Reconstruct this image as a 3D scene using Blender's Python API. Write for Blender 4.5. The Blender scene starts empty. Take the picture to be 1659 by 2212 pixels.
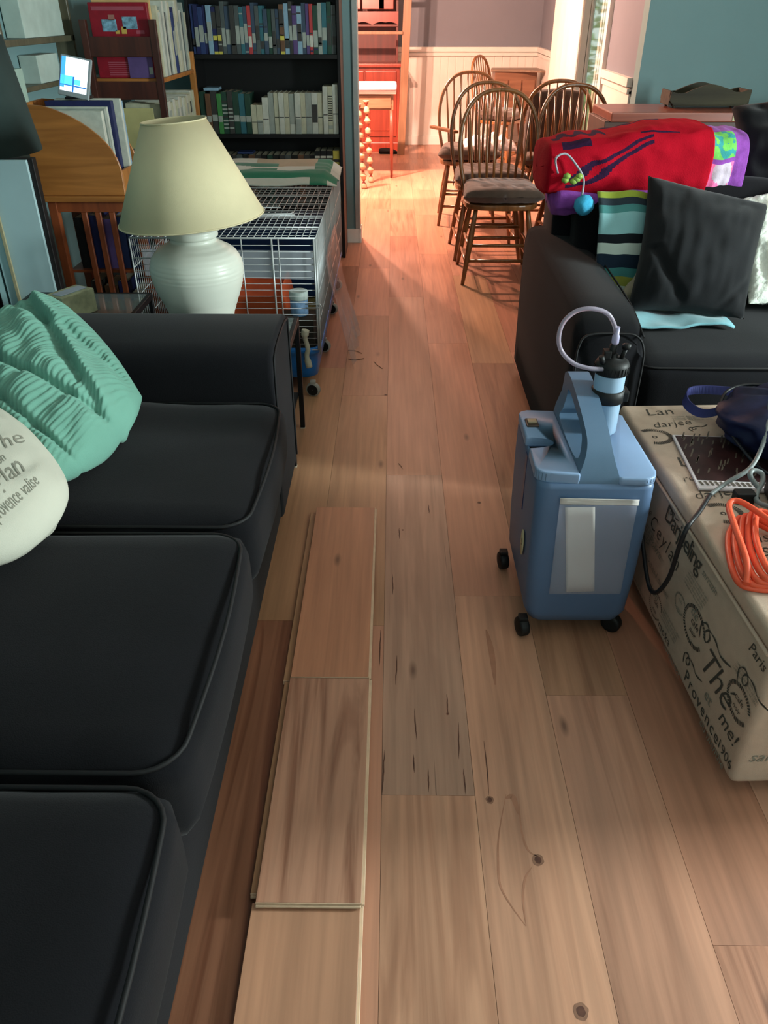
import bpy, bmesh, math, random
from mathutils import Vector, Matrix, Euler, noise
random.seed(7)
S = bpy.context.scene
COL = S.collection
PI = math.pi

# ------------------------------------------------------------------ camera
W_, H_ = 1659, 2212
F_ = 1680.0
PITCH = math.atan((1106 - 20) / F_)
YAW = math.radians(0.587)
cd = bpy.data.cameras.new('camera')
cd.sensor_fit = 'VERTICAL'
cd.sensor_height = 36.0
cd.lens = 36.0 * F_ / H_
cd.clip_start = 0.02
cam = bpy.data.objects.new('camera', cd)
COL.objects.link(cam)
cam.location = (0, 0, 1.4)
cam.rotation_euler = (PI / 2 - PITCH, 0, YAW)
S.camera = cam

# ------------------------------------------------------------------ world, lights, exposure
S.view_settings.view_transform = 'Standard'
S.view_settings.look = 'None'
S.view_settings.gamma = 1
S.view_settings.exposure = 0.0
S.view_settings.use_curve_mapping = False
w = bpy.data.worlds.new('world'); S.world = w; w.use_nodes = True
w.node_tree.nodes['Background'].inputs[0].default_value = (0.75, 0.95, 0.9, 1)
w.node_tree.nodes['Background'].inputs[1].default_value = 1.6

def area(name, loc, rot, sx, sy, power, col):
    l = bpy.data.lights.new(name, 'AREA'); l.shape = 'RECTANGLE'
    l.size = sx; l.size_y = sy; l.energy = power; l.color = col
    o = bpy.data.objects.new(name, l); COL.objects.link(o)
    o.location = loc; o.rotation_euler = rot
    return o
# daylight entering by the narrow window in the right wall; two warm fill lights added behind the camera
area('daylight_and_fill', (3.52, 1.50, 1.35), (0, PI/2, 0), 0.75, 0.42, 205, (0.86, 1.0, 0.98))
area('daylight_and_fill', (0.1, -1.56, 1.65), (-PI/2, 0, 0), 2.3, 1.2, 143, (1.0, 0.70, 0.66))  # added warm fill at the unseen rear window, stands in for bounced light
area('daylight_and_fill', (2.6, -1.56, 1.6), (-PI/2, 0, 0), 0.9, 1.1, 50, (1.0, 0.86, 0.80))  # added fill light, the wall has no window here

def bulb(loc, power, r=0.03, col=(1.0, 0.54, 0.385)):
    l = bpy.data.lights.new('bulb_light', 'POINT'); l.energy = power; l.color = col; l.shadow_soft_size = r
    o = bpy.data.objects.new('bulb_light', l); COL.objects.link(o); o.location = loc
    return o
BULBS = [(-0.50, 7.30, 1.92, 270), (-0.73, 7.30, 1.92, 380)]
for x, y, z, p in BULBS:
    bulb((x, y, z), p)
# the light that falls from the open lower side of the dining lamp's shade
sl = bpy.data.lights.new('bulb_light', 'SPOT'); sl.energy = 330; sl.color = (1.0, 0.62, 0.50)
sl.spot_size = math.radians(66); sl.spot_blend = 0.12; sl.shadow_soft_size = 0.05
so = bpy.data.objects.new('bulb_light', sl); COL.objects.link(so)
so.location = (-0.65, 7.4, 1.86)
so.rotation_euler = (Vector((0.05, 8.45, 0)) - Vector(so.location)).to_track_quat('-Z', 'Y').to_euler()

# ------------------------------------------------------------------ materials
def lin(c):
    return tuple((v/12.92 if v <= 0.04045 else ((v+0.055)/1.055)**2.4) for v in c)
def rgb(r, g, b):
    return lin((r/255, g/255, b/255))
MATS = {}
def mat(name, col, rough=0.6, metal=0.0, var=0.10, vscale=12.0, bump=0.0, bscale=200.0, sheen=0.0,
        stretch=(1, 1, 1), spec=0.4, coat=0.0, alpha=1.0, trans=0.0, emit=None, estr=1.0, ior=1.45):
    if name in MATS: return MATS[name]
    m = bpy.data.materials.new(name); m.use_nodes = True
    nt = m.node_tree; N = nt.nodes; L = nt.links
    b = N['Principled BSDF']
    b.inputs['Roughness'].default_value = rough
    b.inputs['Metallic'].default_value = metal
    b.inputs['Specular IOR Level'].default_value = spec
    b.inputs['IOR'].default_value = ior
    if sheen: b.inputs['Sheen Weight'].default_value = sheen; b.inputs['Sheen Roughness'].default_value = 0.5
    if coat: b.inputs['Coat Weight'].default_value = coat
    b.inputs['Alpha'].default_value = alpha
    b.inputs['Transmission Weight'].default_value = trans
    tc = N.new('ShaderNodeTexCoord'); mp = N.new('ShaderNodeMapping'); mp.inputs['Scale'].default_value = stretch
    L.new(tc.outputs['Object'], mp.inputs[0])
    nz = N.new('ShaderNodeTexNoise'); nz.inputs['Scale'].default_value = vscale; nz.inputs['Detail'].default_value = 4
    L.new(mp.outputs[0], nz.inputs['Vector'])
    mx = N.new('ShaderNodeMix'); mx.data_type = 'RGBA'
    d = [max(0, c*(1-var)) for c in col]; u = [min(1, c*(1+var)) for c in col]
    mx.inputs[6].default_value = (*d, 1); mx.inputs[7].default_value = (*u, 1)
    rp = N.new('ShaderNodeMapRange'); rp.inputs[1].default_value = 0.3; rp.inputs[2].default_value = 0.7
    L.new(nz.outputs[0], rp.inputs[0]); L.new(rp.outputs[0], mx.inputs[0])
    L.new(mx.outputs[2], b.inputs['Base Color'])
    if bump:
        n2 = N.new('ShaderNodeTexNoise'); n2.inputs['Scale'].default_value = bscale; n2.inputs['Detail'].default_value = 2
        L.new(mp.outputs[0], n2.inputs['Vector'])
        bp = N.new('ShaderNodeBump'); bp.inputs['Strength'].default_value = bump; bp.inputs['Distance'].default_value = 0.002
        L.new(n2.outputs[0], bp.inputs['Height']); L.new(bp.outputs[0], b.inputs['Normal'])
    if emit:
        b.inputs['Emission Color'].default_value = (*emit, 1); b.inputs['Emission Strength'].default_value = estr
    MATS[name] = m
    return m
def wood(name, c1, c2, scale=1.0, axis=0, rough=0.45, coat=0.15):
    """straight-grained wood: noise drawn out along one axis"""
    if name in MATS: return MATS[name]
    m = bpy.data.materials.new(name); m.use_nodes = True
    nt = m.node_tree; N = nt.nodes; L = nt.links; b = N['Principled BSDF']
    b.inputs['Roughness'].default_value = rough; b.inputs['Coat Weight'].default_value = coat; b.inputs['Coat Roughness'].default_value = 0.3
    tc = N.new('ShaderNodeTexCoord'); mp = N.new('ShaderNodeMapping')
    s = [30*scale]*3; s[axis] = 2.2*scale; mp.inputs['Scale'].default_value = s
    L.new(tc.outputs['Object'], mp.inputs[0])
    nz = N.new('ShaderNodeTexNoise'); nz.inputs['Scale'].default_value = 1.0; nz.inputs['Detail'].default_value = 6; nz.inputs['Distortion'].default_value = 0.6
    L.new(mp.outputs[0], nz.inputs['Vector'])
    cr = N.new('ShaderNodeValToRGB'); cr.color_ramp.elements[0].position = 0.32; cr.color_ramp.elements[1].position = 0.68
    cr.color_ramp.elements[0].color = (*c1, 1); cr.color_ramp.elements[1].color = (*c2, 1)
    L.new(nz.outputs[0], cr.inputs[0]); L.new(cr.outputs[0], b.inputs['Base Color'])
    MATS[name] = m
    return m
def plank_mat():
    """hardwood boards: per-board tone from a colour attribute, grain, dark streaks and knots"""
    m = bpy.data.materials.new('plank_wood'); m.use_nodes = True
    nt = m.node_tree; N = nt.nodes; L = nt.links; b = N['Principled BSDF']
    b.inputs['Specular IOR Level'].default_value = 0.45
    at = N.new('ShaderNodeVertexColor'); at.layer_name = 'board'
    rnd = N.new('ShaderNodeVertexColor'); rnd.layer_name = 'seed'
    sep = N.new('ShaderNodeSeparateColor'); L.new(rnd.outputs[0], sep.inputs[0])
    tc = N.new('ShaderNodeTexCoord')
    off = N.new('ShaderNodeVectorMath'); off.operation = 'MULTIPLY_ADD'
    L.new(rnd.outputs[0], off.inputs[0]); off.inputs[1].default_value = (40, 40, 40); L.new(tc.outputs['Object'], off.inputs[2])
    def nmap(scale, nscale, det, dist=0.0):
        mp = N.new('ShaderNodeMapping'); mp.inputs['Scale'].default_value = scale; L.new(off.outputs[0], mp.inputs[0])
        n = N.new('ShaderNodeTexNoise'); n.inputs['Scale'].default_value = nscale; n.inputs['Detail'].default_value = det; n.inputs['Distortion'].default_value = dist
        L.new(mp.outputs[0], n.inputs['Vector']); return n
    fine = nmap((70, 2.2, 1), 1.0, 5, 0.4)
    broad = nmap((9, 0.7, 1), 1.0, 3, 1.2)
    cloud = nmap((3, 1.2, 1), 1.0, 2, 0.5)
    def mul(a, lo, hi, flo=0.3, fhi=0.7):
        r = N.new('ShaderNodeMapRange'); r.inputs[1].default_value = flo; r.inputs[2].default_value = fhi
        r.inputs[3].default_value = lo; r.inputs[4].default_value = hi; L.new(a.outputs[0], r.inputs[0]); return r
    r1 = mul(fine, 0.86, 1.08); r2 = mul(broad, 0.80, 1.10); r3 = mul(cloud, 0.92, 1.07)
    p = N.new('ShaderNodeMath'); p.operation = 'MULTIPLY'; L.new(r1.outputs[0], p.inputs[0]); L.new(r2.outputs[0], p.inputs[1])
    p2 = N.new('ShaderNodeMath'); p2.operation = 'MULTIPLY'; L.new(p.outputs[0], p2.inputs[0]); L.new(r3.outputs[0], p2.inputs[1])
    sc = N.new('ShaderNodeVectorMath'); sc.operation = 'SCALE'; L.new(at.outputs[0], sc.inputs[0]); L.new(p2.outputs[0], sc.inputs['Scale'])
    # heartwood streaks, as strong as the board's own seed (blue channel)
    st = nmap((16, 0.9, 1), 1.0, 4, 2.0)
    sr = mul(st, 0.0, 1.0, 0.48, 0.66)
    sm = N.new('ShaderNodeMath'); sm.operation = 'MULTIPLY'; L.new(sr.outputs[0], sm.inputs[0]); L.new(at.outputs['Alpha'], sm.inputs[1])
    mx = N.new('ShaderNodeMix'); mx.data_type = 'RGBA'; L.new(sm.outputs[0], mx.inputs[0]); L.new(sc.outputs[0], mx.inputs[6])
    dk = N.new('ShaderNodeVectorMath'); dk.operation = 'MULTIPLY'; L.new(sc.outputs[0], dk.inputs[0]); dk.inputs[1].default_value = (0.50, 0.40, 0.36)
    L.new(dk.outputs[0], mx.inputs[7])
    # thin dark cracks and mineral lines
    ck = nmap((120, 1.6, 1), 1.0, 1, 0.2)
    ckr = mul(ck, 0.0, 1.0, 0.70, 0.78)
    cm = N.new('ShaderNodeMath'); cm.operation = 'MULTIPLY'; L.new(ckr.outputs[0], cm.inputs[0]); L.new(sep.outputs[2], cm.inputs[1])
    mx2 = N.new('ShaderNodeMix'); mx2.data_type = 'RGBA'; L.new(cm.outputs[0], mx2.inputs[0]); L.new(mx.outputs[2], mx2.inputs[6]); mx2.inputs[7].default_value = (0.05, 0.025, 0.018, 1)
    # small knots
    mp = N.new('ShaderNodeMapping'); mp.inputs['Scale'].default_value = (2.4, 0.8, 1); L.new(off.outputs[0], mp.inputs[0])
    vo = N.new('ShaderNodeTexVoronoi'); vo.inputs['Scale'].default_value = 1.0; vo.inputs['Randomness'].default_value = 1.0; vo.voronoi_dimensions = '2D'
    L.new(mp.outputs[0], vo.inputs['Vector'])
    kr = N.new('ShaderNodeMapRange'); kr.inputs[1].default_value = 0.030; kr.inputs[2].default_value = 0.006; kr.inputs[3].default_value = 0; kr.inputs[4].default_value = 0.7
    L.new(vo.outputs['Distance'], kr.inputs[0])
    mx3 = N.new('ShaderNodeMix'); mx3.data_type = 'RGBA'; L.new(kr.outputs[0], mx3.inputs[0]); L.new(mx2.outputs[2], mx3.inputs[6]); mx3.inputs[7].default_value = (0.07, 0.03, 0.018, 1)
    L.new(mx3.outputs[2], b.inputs['Base Color'])
    rr = mul(cloud, 0.30, 0.42); L.new(rr.outputs[0], b.inputs['Roughness'])
    bp = N.new('ShaderNodeBump'); bp.inputs['Strength'].default_value = 0.12; bp.inputs['Distance'].default_value = 0.001
    L.new(fine.outputs[0], bp.inputs['Height']); L.new(bp.outputs[0], b.inputs['Normal'])
    return m

# ------------------------------------------------------------------ mesh helpers
class MB:
    def __init__(s): s.bm = bmesh.new()
    def _mi(s, faces, mi):
        for f in faces: f.material_index = mi
    def hexa(s, pts, mi=0, bev=0.0, seg=2):
        """eight points: bottom four counter-clockwise then top four"""
        bm = s.bm; n0 = len(bm.faces)
        v = [bm.verts.new(p) for p in pts]
        fs = [bm.faces.new([v[i] for i in q]) for q in ((3,2,1,0),(4,5,6,7),(0,1,5,4),(1,2,6,5),(2,3,7,6),(3,0,4,7))]
        s._mi(fs, mi)
        if bev > 0:
            es = list({e for f in fs for e in f.edges})
            r = bmesh.ops.bevel(bm, geom=es, offset=bev, segments=seg, affect='EDGES', profile=0.6)
            s._mi(r['faces'], mi)
        return s
    def box(s, x0, x1, y0, y1, z0, z1, mi=0, bev=0.0, seg=2, M=None):
        p = [(x0,y0,z0),(x1,y0,z0),(x1,y1,z0),(x0,y1,z0),(x0,y0,z1),(x1,y0,z1),(x1,y1,z1),(x0,y1,z1)]
        if M is not None: p = [tuple(M @ Vector(q)) for q in p]
        return s.hexa(p, mi, bev, seg)
    def tube(s, pts, r, seg=8, mi=0, closed=False, caps=True):
        """tube through points; r number or list"""
        bm = s.bm; P = [Vector(p) for p in pts]; n = len(P)
        R = r if isinstance(r, (list, tuple)) else [r]*n
        rings = []; up = None
        for i in range(n):
            if closed: t = (P[(i+1) % n] - P[i-1])
            else: t = P[min(i+1, n-1)] - P[max(i-1, 0)]
            if t.length < 1e-9: t = Vector((0, 0, 1))
            t.normalize()
            if up is None:
                up = Vector((0, 0, 1)) if abs(t.z) < 0.9 else Vector((1, 0, 0))
            a = t.cross(up)
            if a.length < 1e-4: a = t.cross(Vector((0.3, 1, 0.2)))
            a.normalize(); b = a.cross(t).normalized(); up = b
            rings.append([bm.verts.new(P[i] + (a*math.cos(2*PI*k/seg) + b*math.sin(2*PI*k/seg))*R[i]) for k in range(seg)])
        m = n if closed else n-1
        for i in range(m):
            A, B = rings[i], rings[(i+1) % n]
            for k in range(seg):
                f = bm.faces.new((A[k], A[(k+1) % seg], B[(k+1) % seg], B[k])); f.material_index = mi; f.smooth = True
        if caps and not closed:
            f = bm.faces.new(rings[0]); f.material_index = mi
            f = bm.faces.new(list(reversed(rings[-1]))); f.material_index = mi
        return s
    def lathe(s, prof, c=(0, 0, 0), seg=32, mi=0, cap=True, rot=None):
        bm = s.bm; rings = []
        for r, z in prof:
            rg = []
            for k in range(seg):
                p = Vector((r*math.cos(2*PI*k/seg), r*math.sin(2*PI*k/seg), z))
                if rot is not None: p = rot @ p
                rg.append(bm.verts.new(p + Vector(c)))
            rings.append(rg)
        for i in range(len(rings)-1):
            for k in range(seg):
                f = bm.faces.new((rings[i][k], rings[i][(k+1) % seg], rings[i+1][(k+1) % seg], rings[i+1][k])); f.material_index = mi; f.smooth = True
        if cap:
            if prof[0][0] > 1e-4: f = bm.faces.new(list(reversed(rings[0]))); f.material_index = mi
            if prof[-1][0] > 1e-4: f = bm.faces.new(rings[-1]); f.material_index = mi
        return s
    def grid(s, fn, nu, nv, mi=0, wrapu=False, flip=False, mfn=None):
        bm = s.bm
        V = [[bm.verts.new(fn(i/nu, j/nv)) for j in range(nv+1)] for i in range(nu if wrapu else nu+1)]
        for i in range(nu):
            for j in range(nv):
                a = V[i][j]; b = V[(i+1) % nu if wrapu else i+1][j]; c = V[(i+1) % nu if wrapu else i+1][j+1]; d = V[i][j+1]
                f = bm.faces.new((a, d, c, b) if flip else (a, b, c, d)); f.smooth = True
                f.material_index = mfn((i+.5)/nu, (j+.5)/nv) if mfn else mi
        return s
    def prism(s, poly, axis, a0, a1, mi=0, bev=0.0, seg=2):
        """polygon in the two other axes, pushed along axis (0=x,1=y,2=z)"""
        bm = s.bm
        def P(u, v, a):
            return ((a, u, v), (u, a, v), (u, v, a))[axis]
        A = [bm.verts.new(P(u, v, a0)) for u, v in poly]; B = [bm.verts.new(P(u, v, a1)) for u, v in poly]
        n = len(poly); fs = [bm.faces.new(A), bm.faces.new(list(reversed(B)))]
        for i in range(n): fs.append(bm.faces.new((A[i], B[i], B[(i+1) % n], A[(i+1) % n])))
        s._mi(fs, mi)
        if bev > 0:
            es = list({e for f in fs for e in f.edges})
            r = bmesh.ops.bevel(bm, geom=es, offset=bev, segments=seg, affect='EDGES', profile=0.6)
            s._mi(r['faces'], mi)
        return s
    def build(s, name, mats, parent=None, off=(0, 0, 0), smooth=False, solid=0.0, subd=0):
        bm = s.bm
        if any(off): bmesh.ops.translate(bm, verts=bm.verts, vec=-Vector(off))
        bmesh.ops.recalc_face_normals(bm, faces=bm.faces)
        me = bpy.data.meshes.new(name); bm.to_mesh(me); bm.free()
        for m in (mats if isinstance(mats, (list, tuple)) else [mats]): me.materials.append(m)
        if smooth:
            for p in me.polygons: p.use_smooth = True
        o = bpy.data.objects.new(name, me); COL.objects.link(o)
        if parent is not None: o.parent = parent
        if solid: md = o.modifiers.new('thick', 'SOLIDIFY'); md.thickness = solid; md.offset = -1
        if subd: md = o.modifiers.new('sub', 'SUBSURF'); md.levels = subd; md.render_levels = subd
        return o
def tag(o, label, cat, group=None):
    o['label'] = label; o['category'] = cat
    if group: o['group'] = group
    return o
def thing(name, label, cat, loc=(0, 0, 0), rz=0.0, group=None):
    o = bpy.data.objects.new(name, None); COL.objects.link(o); o.empty_display_size = 0.1
    o.location = loc; o.rotation_euler = (0, 0, rz)
    return tag(o, label, cat, group)
def struct(o):
    o['kind'] = 'structure'; return o
def clone(root, label=None, loc=None, rz=None):
    r = root.copy(); COL.objects.link(r)
    if loc: r.location = loc
    if rz is not None: r.rotation_euler = (0, 0, rz)
    if label: r['label'] = label
    for ch in list(root.children):
        c = ch.copy(); COL.objects.link(c); c.parent = r
        for g in ch.children:
            d = g.copy(); COL.objects.link(d); d.parent = c
    return r
def spline(P, n=8, closed=False):
    P = [Vector(p) for p in P]; out = []; N = len(P)
    rng = N if closed else N-1
    for i in range(rng):
        if closed: a, b, c, d = P[i-1], P[i], P[(i+1) % N], P[(i+2) % N]
        else: a, b, c, d = P[max(i-1, 0)], P[i], P[i+1], P[min(i+2, N-1)]
        for k in range(n):
            t = k/n
            out.append(0.5*((2*b) + (c-a)*t + (2*a-5*b+4*c-d)*t*t + (3*b-a-3*c+d)*t**3))
    if not closed: out.append(P[-1])
    return out
def sn(x, y=0.0, z=0.0): return noise.noise(Vector((x, y, z)))
def text_faces(mb, txt, size, place, mi=1, shear=0.0, bold=0.0, space=1.0):
    """letters of txt laid with place(u, v) -> 3D point; u,v in metres from the word's centre"""
    cu = bpy.data.curves.new('t', 'FONT'); cu.body = txt; cu.size = size; cu.shear = shear; cu.offset = bold
    cu.space_character = space; cu.align_x = 'CENTER'; cu.align_y = 'CENTER'; cu.resolution_u = 2
    o = bpy.data.objects.new('t', cu); COL.objects.link(o)
    dg = bpy.context.evaluated_depsgraph_get(); me = o.evaluated_get(dg).to_mesh()
    vs = [mb.bm.verts.new(place(v.co.x, v.co.y)) for v in me.vertices]
    for p in me.polygons:
        try: f = mb.bm.faces.new([vs[i] for i in p.vertices]); f.material_index = mi
        except ValueError: pass
    o.evaluated_get(dg).to_mesh_clear(); bpy.data.objects.remove(o); bpy.data.curves.remove(cu)
def ring_faces(mb, cu, cv, ru, rv, place, mi=1, wdt=0.006, n=30, gap=0.5, a0=0, a1=1.0):
    """a dashed ring (postmark rim)"""
    for k in range(n):
        t0 = 2*PI*(a0 + (a1-a0)*k/n); t1 = 2*PI*(a0 + (a1-a0)*(k+gap)/n)
        q = []
        for t, e in ((t0, 0), (t1, 0), (t1, 1), (t0, 1)):
            q.append(mb.bm.verts.new(place(cu + (ru-e*wdt)*math.cos(t), cv + (rv-e*wdt)*math.sin(t))))
        f = mb.bm.faces.new(q); f.material_index = mi

# ------------------------------------------------------------------ room shell
m_wall_cool = mat('wall_paint_grey_blue', rgb(120, 150, 152), 0.85, var=0.03, vscale=3, bump=0.05, bscale=300, spec=0.2)
m_wall_din = mat('wall_paint_grey', rgb(122, 128, 138), 0.85, var=0.03, vscale=3, bump=0.05, bscale=300, spec=0.2)
m_white = mat('white_trim_paint', rgb(225, 224, 216), 0.45, var=0.03, vscale=6)
m_ceil = mat('ceiling_paint', rgb(205, 205, 200), 0.9, var=0.02)
m_dark_under = mat('floor_gap', rgb(84, 60, 46), 0.8)
m_plank = plank_mat()

def hpoly(name, quad, mats):
    mb = MB(); mb.hexa(quad); return struct(mb.build(name, mats))
def wallbox(name, x0, x1, y0, y1, z0, z1, m):
    mb = MB(); mb.box(x0, x1, y0, y1, z0, z1); return struct(mb.build(name, m))

# floor: one mesh of boards
LAY = {}
def build_floor():
    bm = bmesh.new(); cl = bm.loops.layers.float_color.new('board'); sl_ = bm.loops.layers.float_color.new('seed')
    W = 0.198
    rnd = random.Random(11)
    base = [rgb(194,140,113), rgb(188,134,107), rgb(197,145,119), rgb(178,125,100), rgb(192,138,109), rgb(184,134,109)]
    fixed_ends = {-1: [1.60, 3.09, 4.13, 5.05], 0: [1.06, 2.41, 4.46, 5.9], 1: [1.729, 3.72, 5.4, 6.6], 2: [0.4, 1.35, 3.46, 4.9, 6.1], -2: [1.618, 3.4, 5.1], -3: [0.9, 2.9], 3: [0.75, 2.6]}
    special = {(0, 1.06): (rgb(172,134,112), 0.2, 0.8), (2, 1.35): (rgb(170,124,96), 0.5, 0.2), (-2, 0): (rgb(146,98,74), 0.8, 0.2),
               (0, 0): (rgb(192,143,114), 0.5, 0.05), (1, 0): (rgb(192,142,114), 0.3, 0.05), (1, 1.729): (rgb(194,138,110), 0.1, 0.0),
               (2, 0.4): (rgb(188,136,110), 0.35, 0.1), (-2, 1.618): (rgb(172,130,96), 0.2, 0.1), (-1, 3.09): (rgb(172,128,98), 0.3, 0.1), (3, 0): (rgb(180,126,100), 0.8, 0.1),
               (0, 2.41): (rgb(184,136,110), 0.05, 0.0), (-1, 1.6): (rgb(180,136,102), 0.25, 0.1), (2, 3.46): (rgb(180,140,106), 0.1, 0)}
    for k in range(-12, 20):
        x0 = -0.016 + W*k; x1 = x0 + W
        ends = [-1.7] + [e for e in fixed_ends.get(k, [])]
        if k in fixed_ends:
            y = ends[-1]
        else: y = -1.7 - rnd.random()
        while y < 11:
            y += rnd.uniform(0.9, 2.0); ends.append(y)
        for a, b in zip(ends[:-1], ends[1:]):
            c = rnd.choice(base); st = rnd.choice([0.05, 0.1, 0.3, 0.6]); ck = rnd.choice([0, 0, 0.1, 0.4])
            for (kk, yy), v in special.items():
                if kk == k and a - 0.01 <= (yy if yy else a+0.5 if a < 0 else -99) < b and (yy > 0 or a < 0): c, st, ck = v
            g = 0.0004; j = rnd.uniform(-.03, .03)
            vs = [bm.verts.new(p) for p in ((x0+g, a+g, 0), (x1-g, a+g, 0), (x1-g, b-g, 0), (x0+g, b-g, 0))]
            lo = [bm.verts.new(p) for p in ((x0+g, a+g, -0.012), (x1-g, a+g, -0.012), (x1-g, b-g, -0.012), (x0+g, b-g, -0.012))]
            fs = [bm.faces.new(vs)] + [bm.faces.new((vs[i], lo[i], lo[(i+1) % 4], vs[(i+1) % 4])) for i in range(4)]
            sd = (rnd.random(), rnd.random())
            for f in fs:
                for l in f.loops:
                    l[cl] = (c[0]*(1+j), c[1]*(1+j), c[2]*(1+j), st); l[sl_] = (sd[0], sd[1], ck, 1)
    q = [bm.verts.new(p) for p in ((-2.6, -1.7, -0.010), (3.95, -1.7, -0.010), (3.95, 10.8, -0.010), (-2.6, 10.8, -0.010))]
    f = bm.faces.new(q); f.material_index = 1
    me = bpy.data.meshes.new('floor'); bm.to_mesh(me); bm.free(); me.materials.append(m_plank); me.materials.append(m_dark_under)
    o = bpy.data.objects.new('floor', me); COL.objects.link(o); return struct(o)
build_floor()

wallbox('wall_left', -1.75, -1.65, -1.7, 5.72, 0, 2.5, m_wall_cool)
wallbox('wall_divider', -1.75, -0.235, 5.72, 5.84, 0, 2.5, m_wall_cool)
# the wall that closes the living room on the right of the opening, facing the camera
wallbox('wall_back', 1.515, 3.7, 5.5, 5.62, 0, 2.5, m_wall_cool)
def wall_with_hole(name, axis, at0, at1, u0, u1, h0, h1, z0, z1, m, top=2.5):
    mb = MB()
    def bx(a, b, c, d):
        if axis == 0: mb.box(at0, at1, a, b, c, d)
        else: mb.box(a, b, at0, at1, c, d)
    bx(u0, h0, 0, top); bx(h1, u1, 0, top); bx(h0, h1, 0, z0); bx(h0, h1, z1, top)
    return struct(mb.build(name, m))
wall_with_hole('wall_right', 0, 3.6, 3.7, -1.7, 5.5, 1.25, 1.75, 0.9, 1.8, m_wall_cool)
wall_with_hole('wall_front', 1, -1.7, -1.6, -1.75, 3.7, -1.1, 1.3, 1.0, 2.3, m_wall_cool)
def win_frame(name, axis, at, a, b, c, d):
    mb = MB(); t = 0.04
    for (p, q, r, s_) in ((a-t, a, c-t, d+t), (b, b+t, c-t, d+t), (a, b, c-t, c), (a, b, d, d+t), ((a+b)/2-.015, (a+b)/2+.015, c, d)):
        if axis == 0: mb.box(at-.02, at+.02, p, q, r, s_, bev=.004)
        else: mb.box(p, q, at-.02, at+.02, r, s_, bev=.004)
    return struct(mb.build(name, m_white))
win_frame('window_1', 0, 3.66, 1.25, 1.75, 0.9, 1.8)
win_frame('window_added', 1, -1.66, -1.1, 1.3, 1.0, 2.3)  # unseen rear window, added and set leftwards for more ambient light
wallbox('ceiling', -2.6, 3.95, -1.7, 10.8, 2.5, 2.6, m_ceil)
wallbox('wall_far', -2.6, 1.78, 10.52, 10.64, 0, 2.5, m_wall_din)
wallbox('wall_dining_left', -2.6, -2.5, 5.84, 10.6, 0, 2.5, m_wall_din)
# dining room right wall, slightly out of square, with the patio door opening
def rw(y): return 1.515 + (y-5.6)*(1.70-1.515)/(10.52-5.6)
def rwall(name, y0, y1, z0, z1, t0, t1, m):
    mb = MB(); a0, a1 = rw(y0), rw(y1)
    mb.hexa([(a0+t0, y0, z0), (a0+t1, y0, z0), (a1+t1, y1, z0), (a1+t0, y1, z0), (a0+t0, y0, z1), (a0+t1, y0, z1), (a1+t1, y1, z1), (a1+t0, y1, z1)])
    return mb
D0, D1 = 6.62, 9.10
mb = rwall('', 5.62, D0, 0, 2.5, 0, .12, None)
for q in (rwall('', D1, 10.55, 0, 2.5, 0, .12, None), rwall('', D0, D1, 2.1, 2.5, 0, .12, None)):
    me = bpy.data.meshes.new('x'); q.bm.to_mesh(me); mb.bm.from_mesh(me); q.bm.free(); bpy.data.meshes.remove(me)
struct(mb.build('wall_dining_right', m_wall_din))
# wainscot: white panelling, chair rail and skirting
def beadboard(mb, x0, x1, y, z0, z1):
    mb.box(x0, x1, y-.012, y, z0, z1)
    n = int((x1-x0)/0.09)
    for i in range(n): mb.box(x0+i*.09+.006, x0+i*.09+.084, y-.016, y-.012, z0, z1, bev=.0015, seg=1)
mb = MB(); beadboard(mb, -2.5, rw(10.5), 10.52, 0.1, 0.96); struct(mb.build('trim_1', m_white))
mb = MB(); mb.box(-2.5, rw(10.5), 10.475, 10.52, 0.945, 0.975, bev=.004); mb.box(-2.5, rw(10.5), 10.455, 10.52, 0.985, 1.035, bev=.008); mb.box(-2.5, rw(10.5), 10.485, 10.52, 0.97, 0.99); struct(mb.build('trim_2', m_white))
mb = MB(); mb.box(-2.5, rw(10.5), 10.49, 10.52, 0, 0.1, bev=.004); struct(mb.build('baseboard_far', m_white))
mb = MB()
for (a, b) in ((5.63, D0-.12), (D1+.12, 10.47)):
    for (z0, z1, t) in ((0, .1, -.02), (.1, .96, -.013), (.945, .975, -.028), (.985, 1.035, -.035)):
        q = rwall('', a, b, z0, z1, t, 0, None); me = bpy.data.meshes.new('x'); q.bm.to_mesh(me); mb.bm.from_mesh(me); q.bm.free(); bpy.data.meshes.remove(me)
struct(mb.build('trim_3', m_white))
# baseboard on the divider's end and face
mb = MB(); mb.box(-1.65, -0.222, 5.703, 5.72, 0, 0.095, bev=.003); mb.box(-0.235, -0.218, 5.70, 5.855, 0, 0.095, bev=.003); struct(mb.build('baseboard_divider', m_white))
mb = MB(); mb.box(-0.26, -0.228, 5.705, 5.72, 0.095, 2.5, bev=.003); mb.box(-0.236, -0.226, 5.72, 5.85, .095, 2.5, bev=.002); struct(mb.build('trim_4', mat('grey_trim', rgb(150, 160, 158), .6)))
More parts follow.
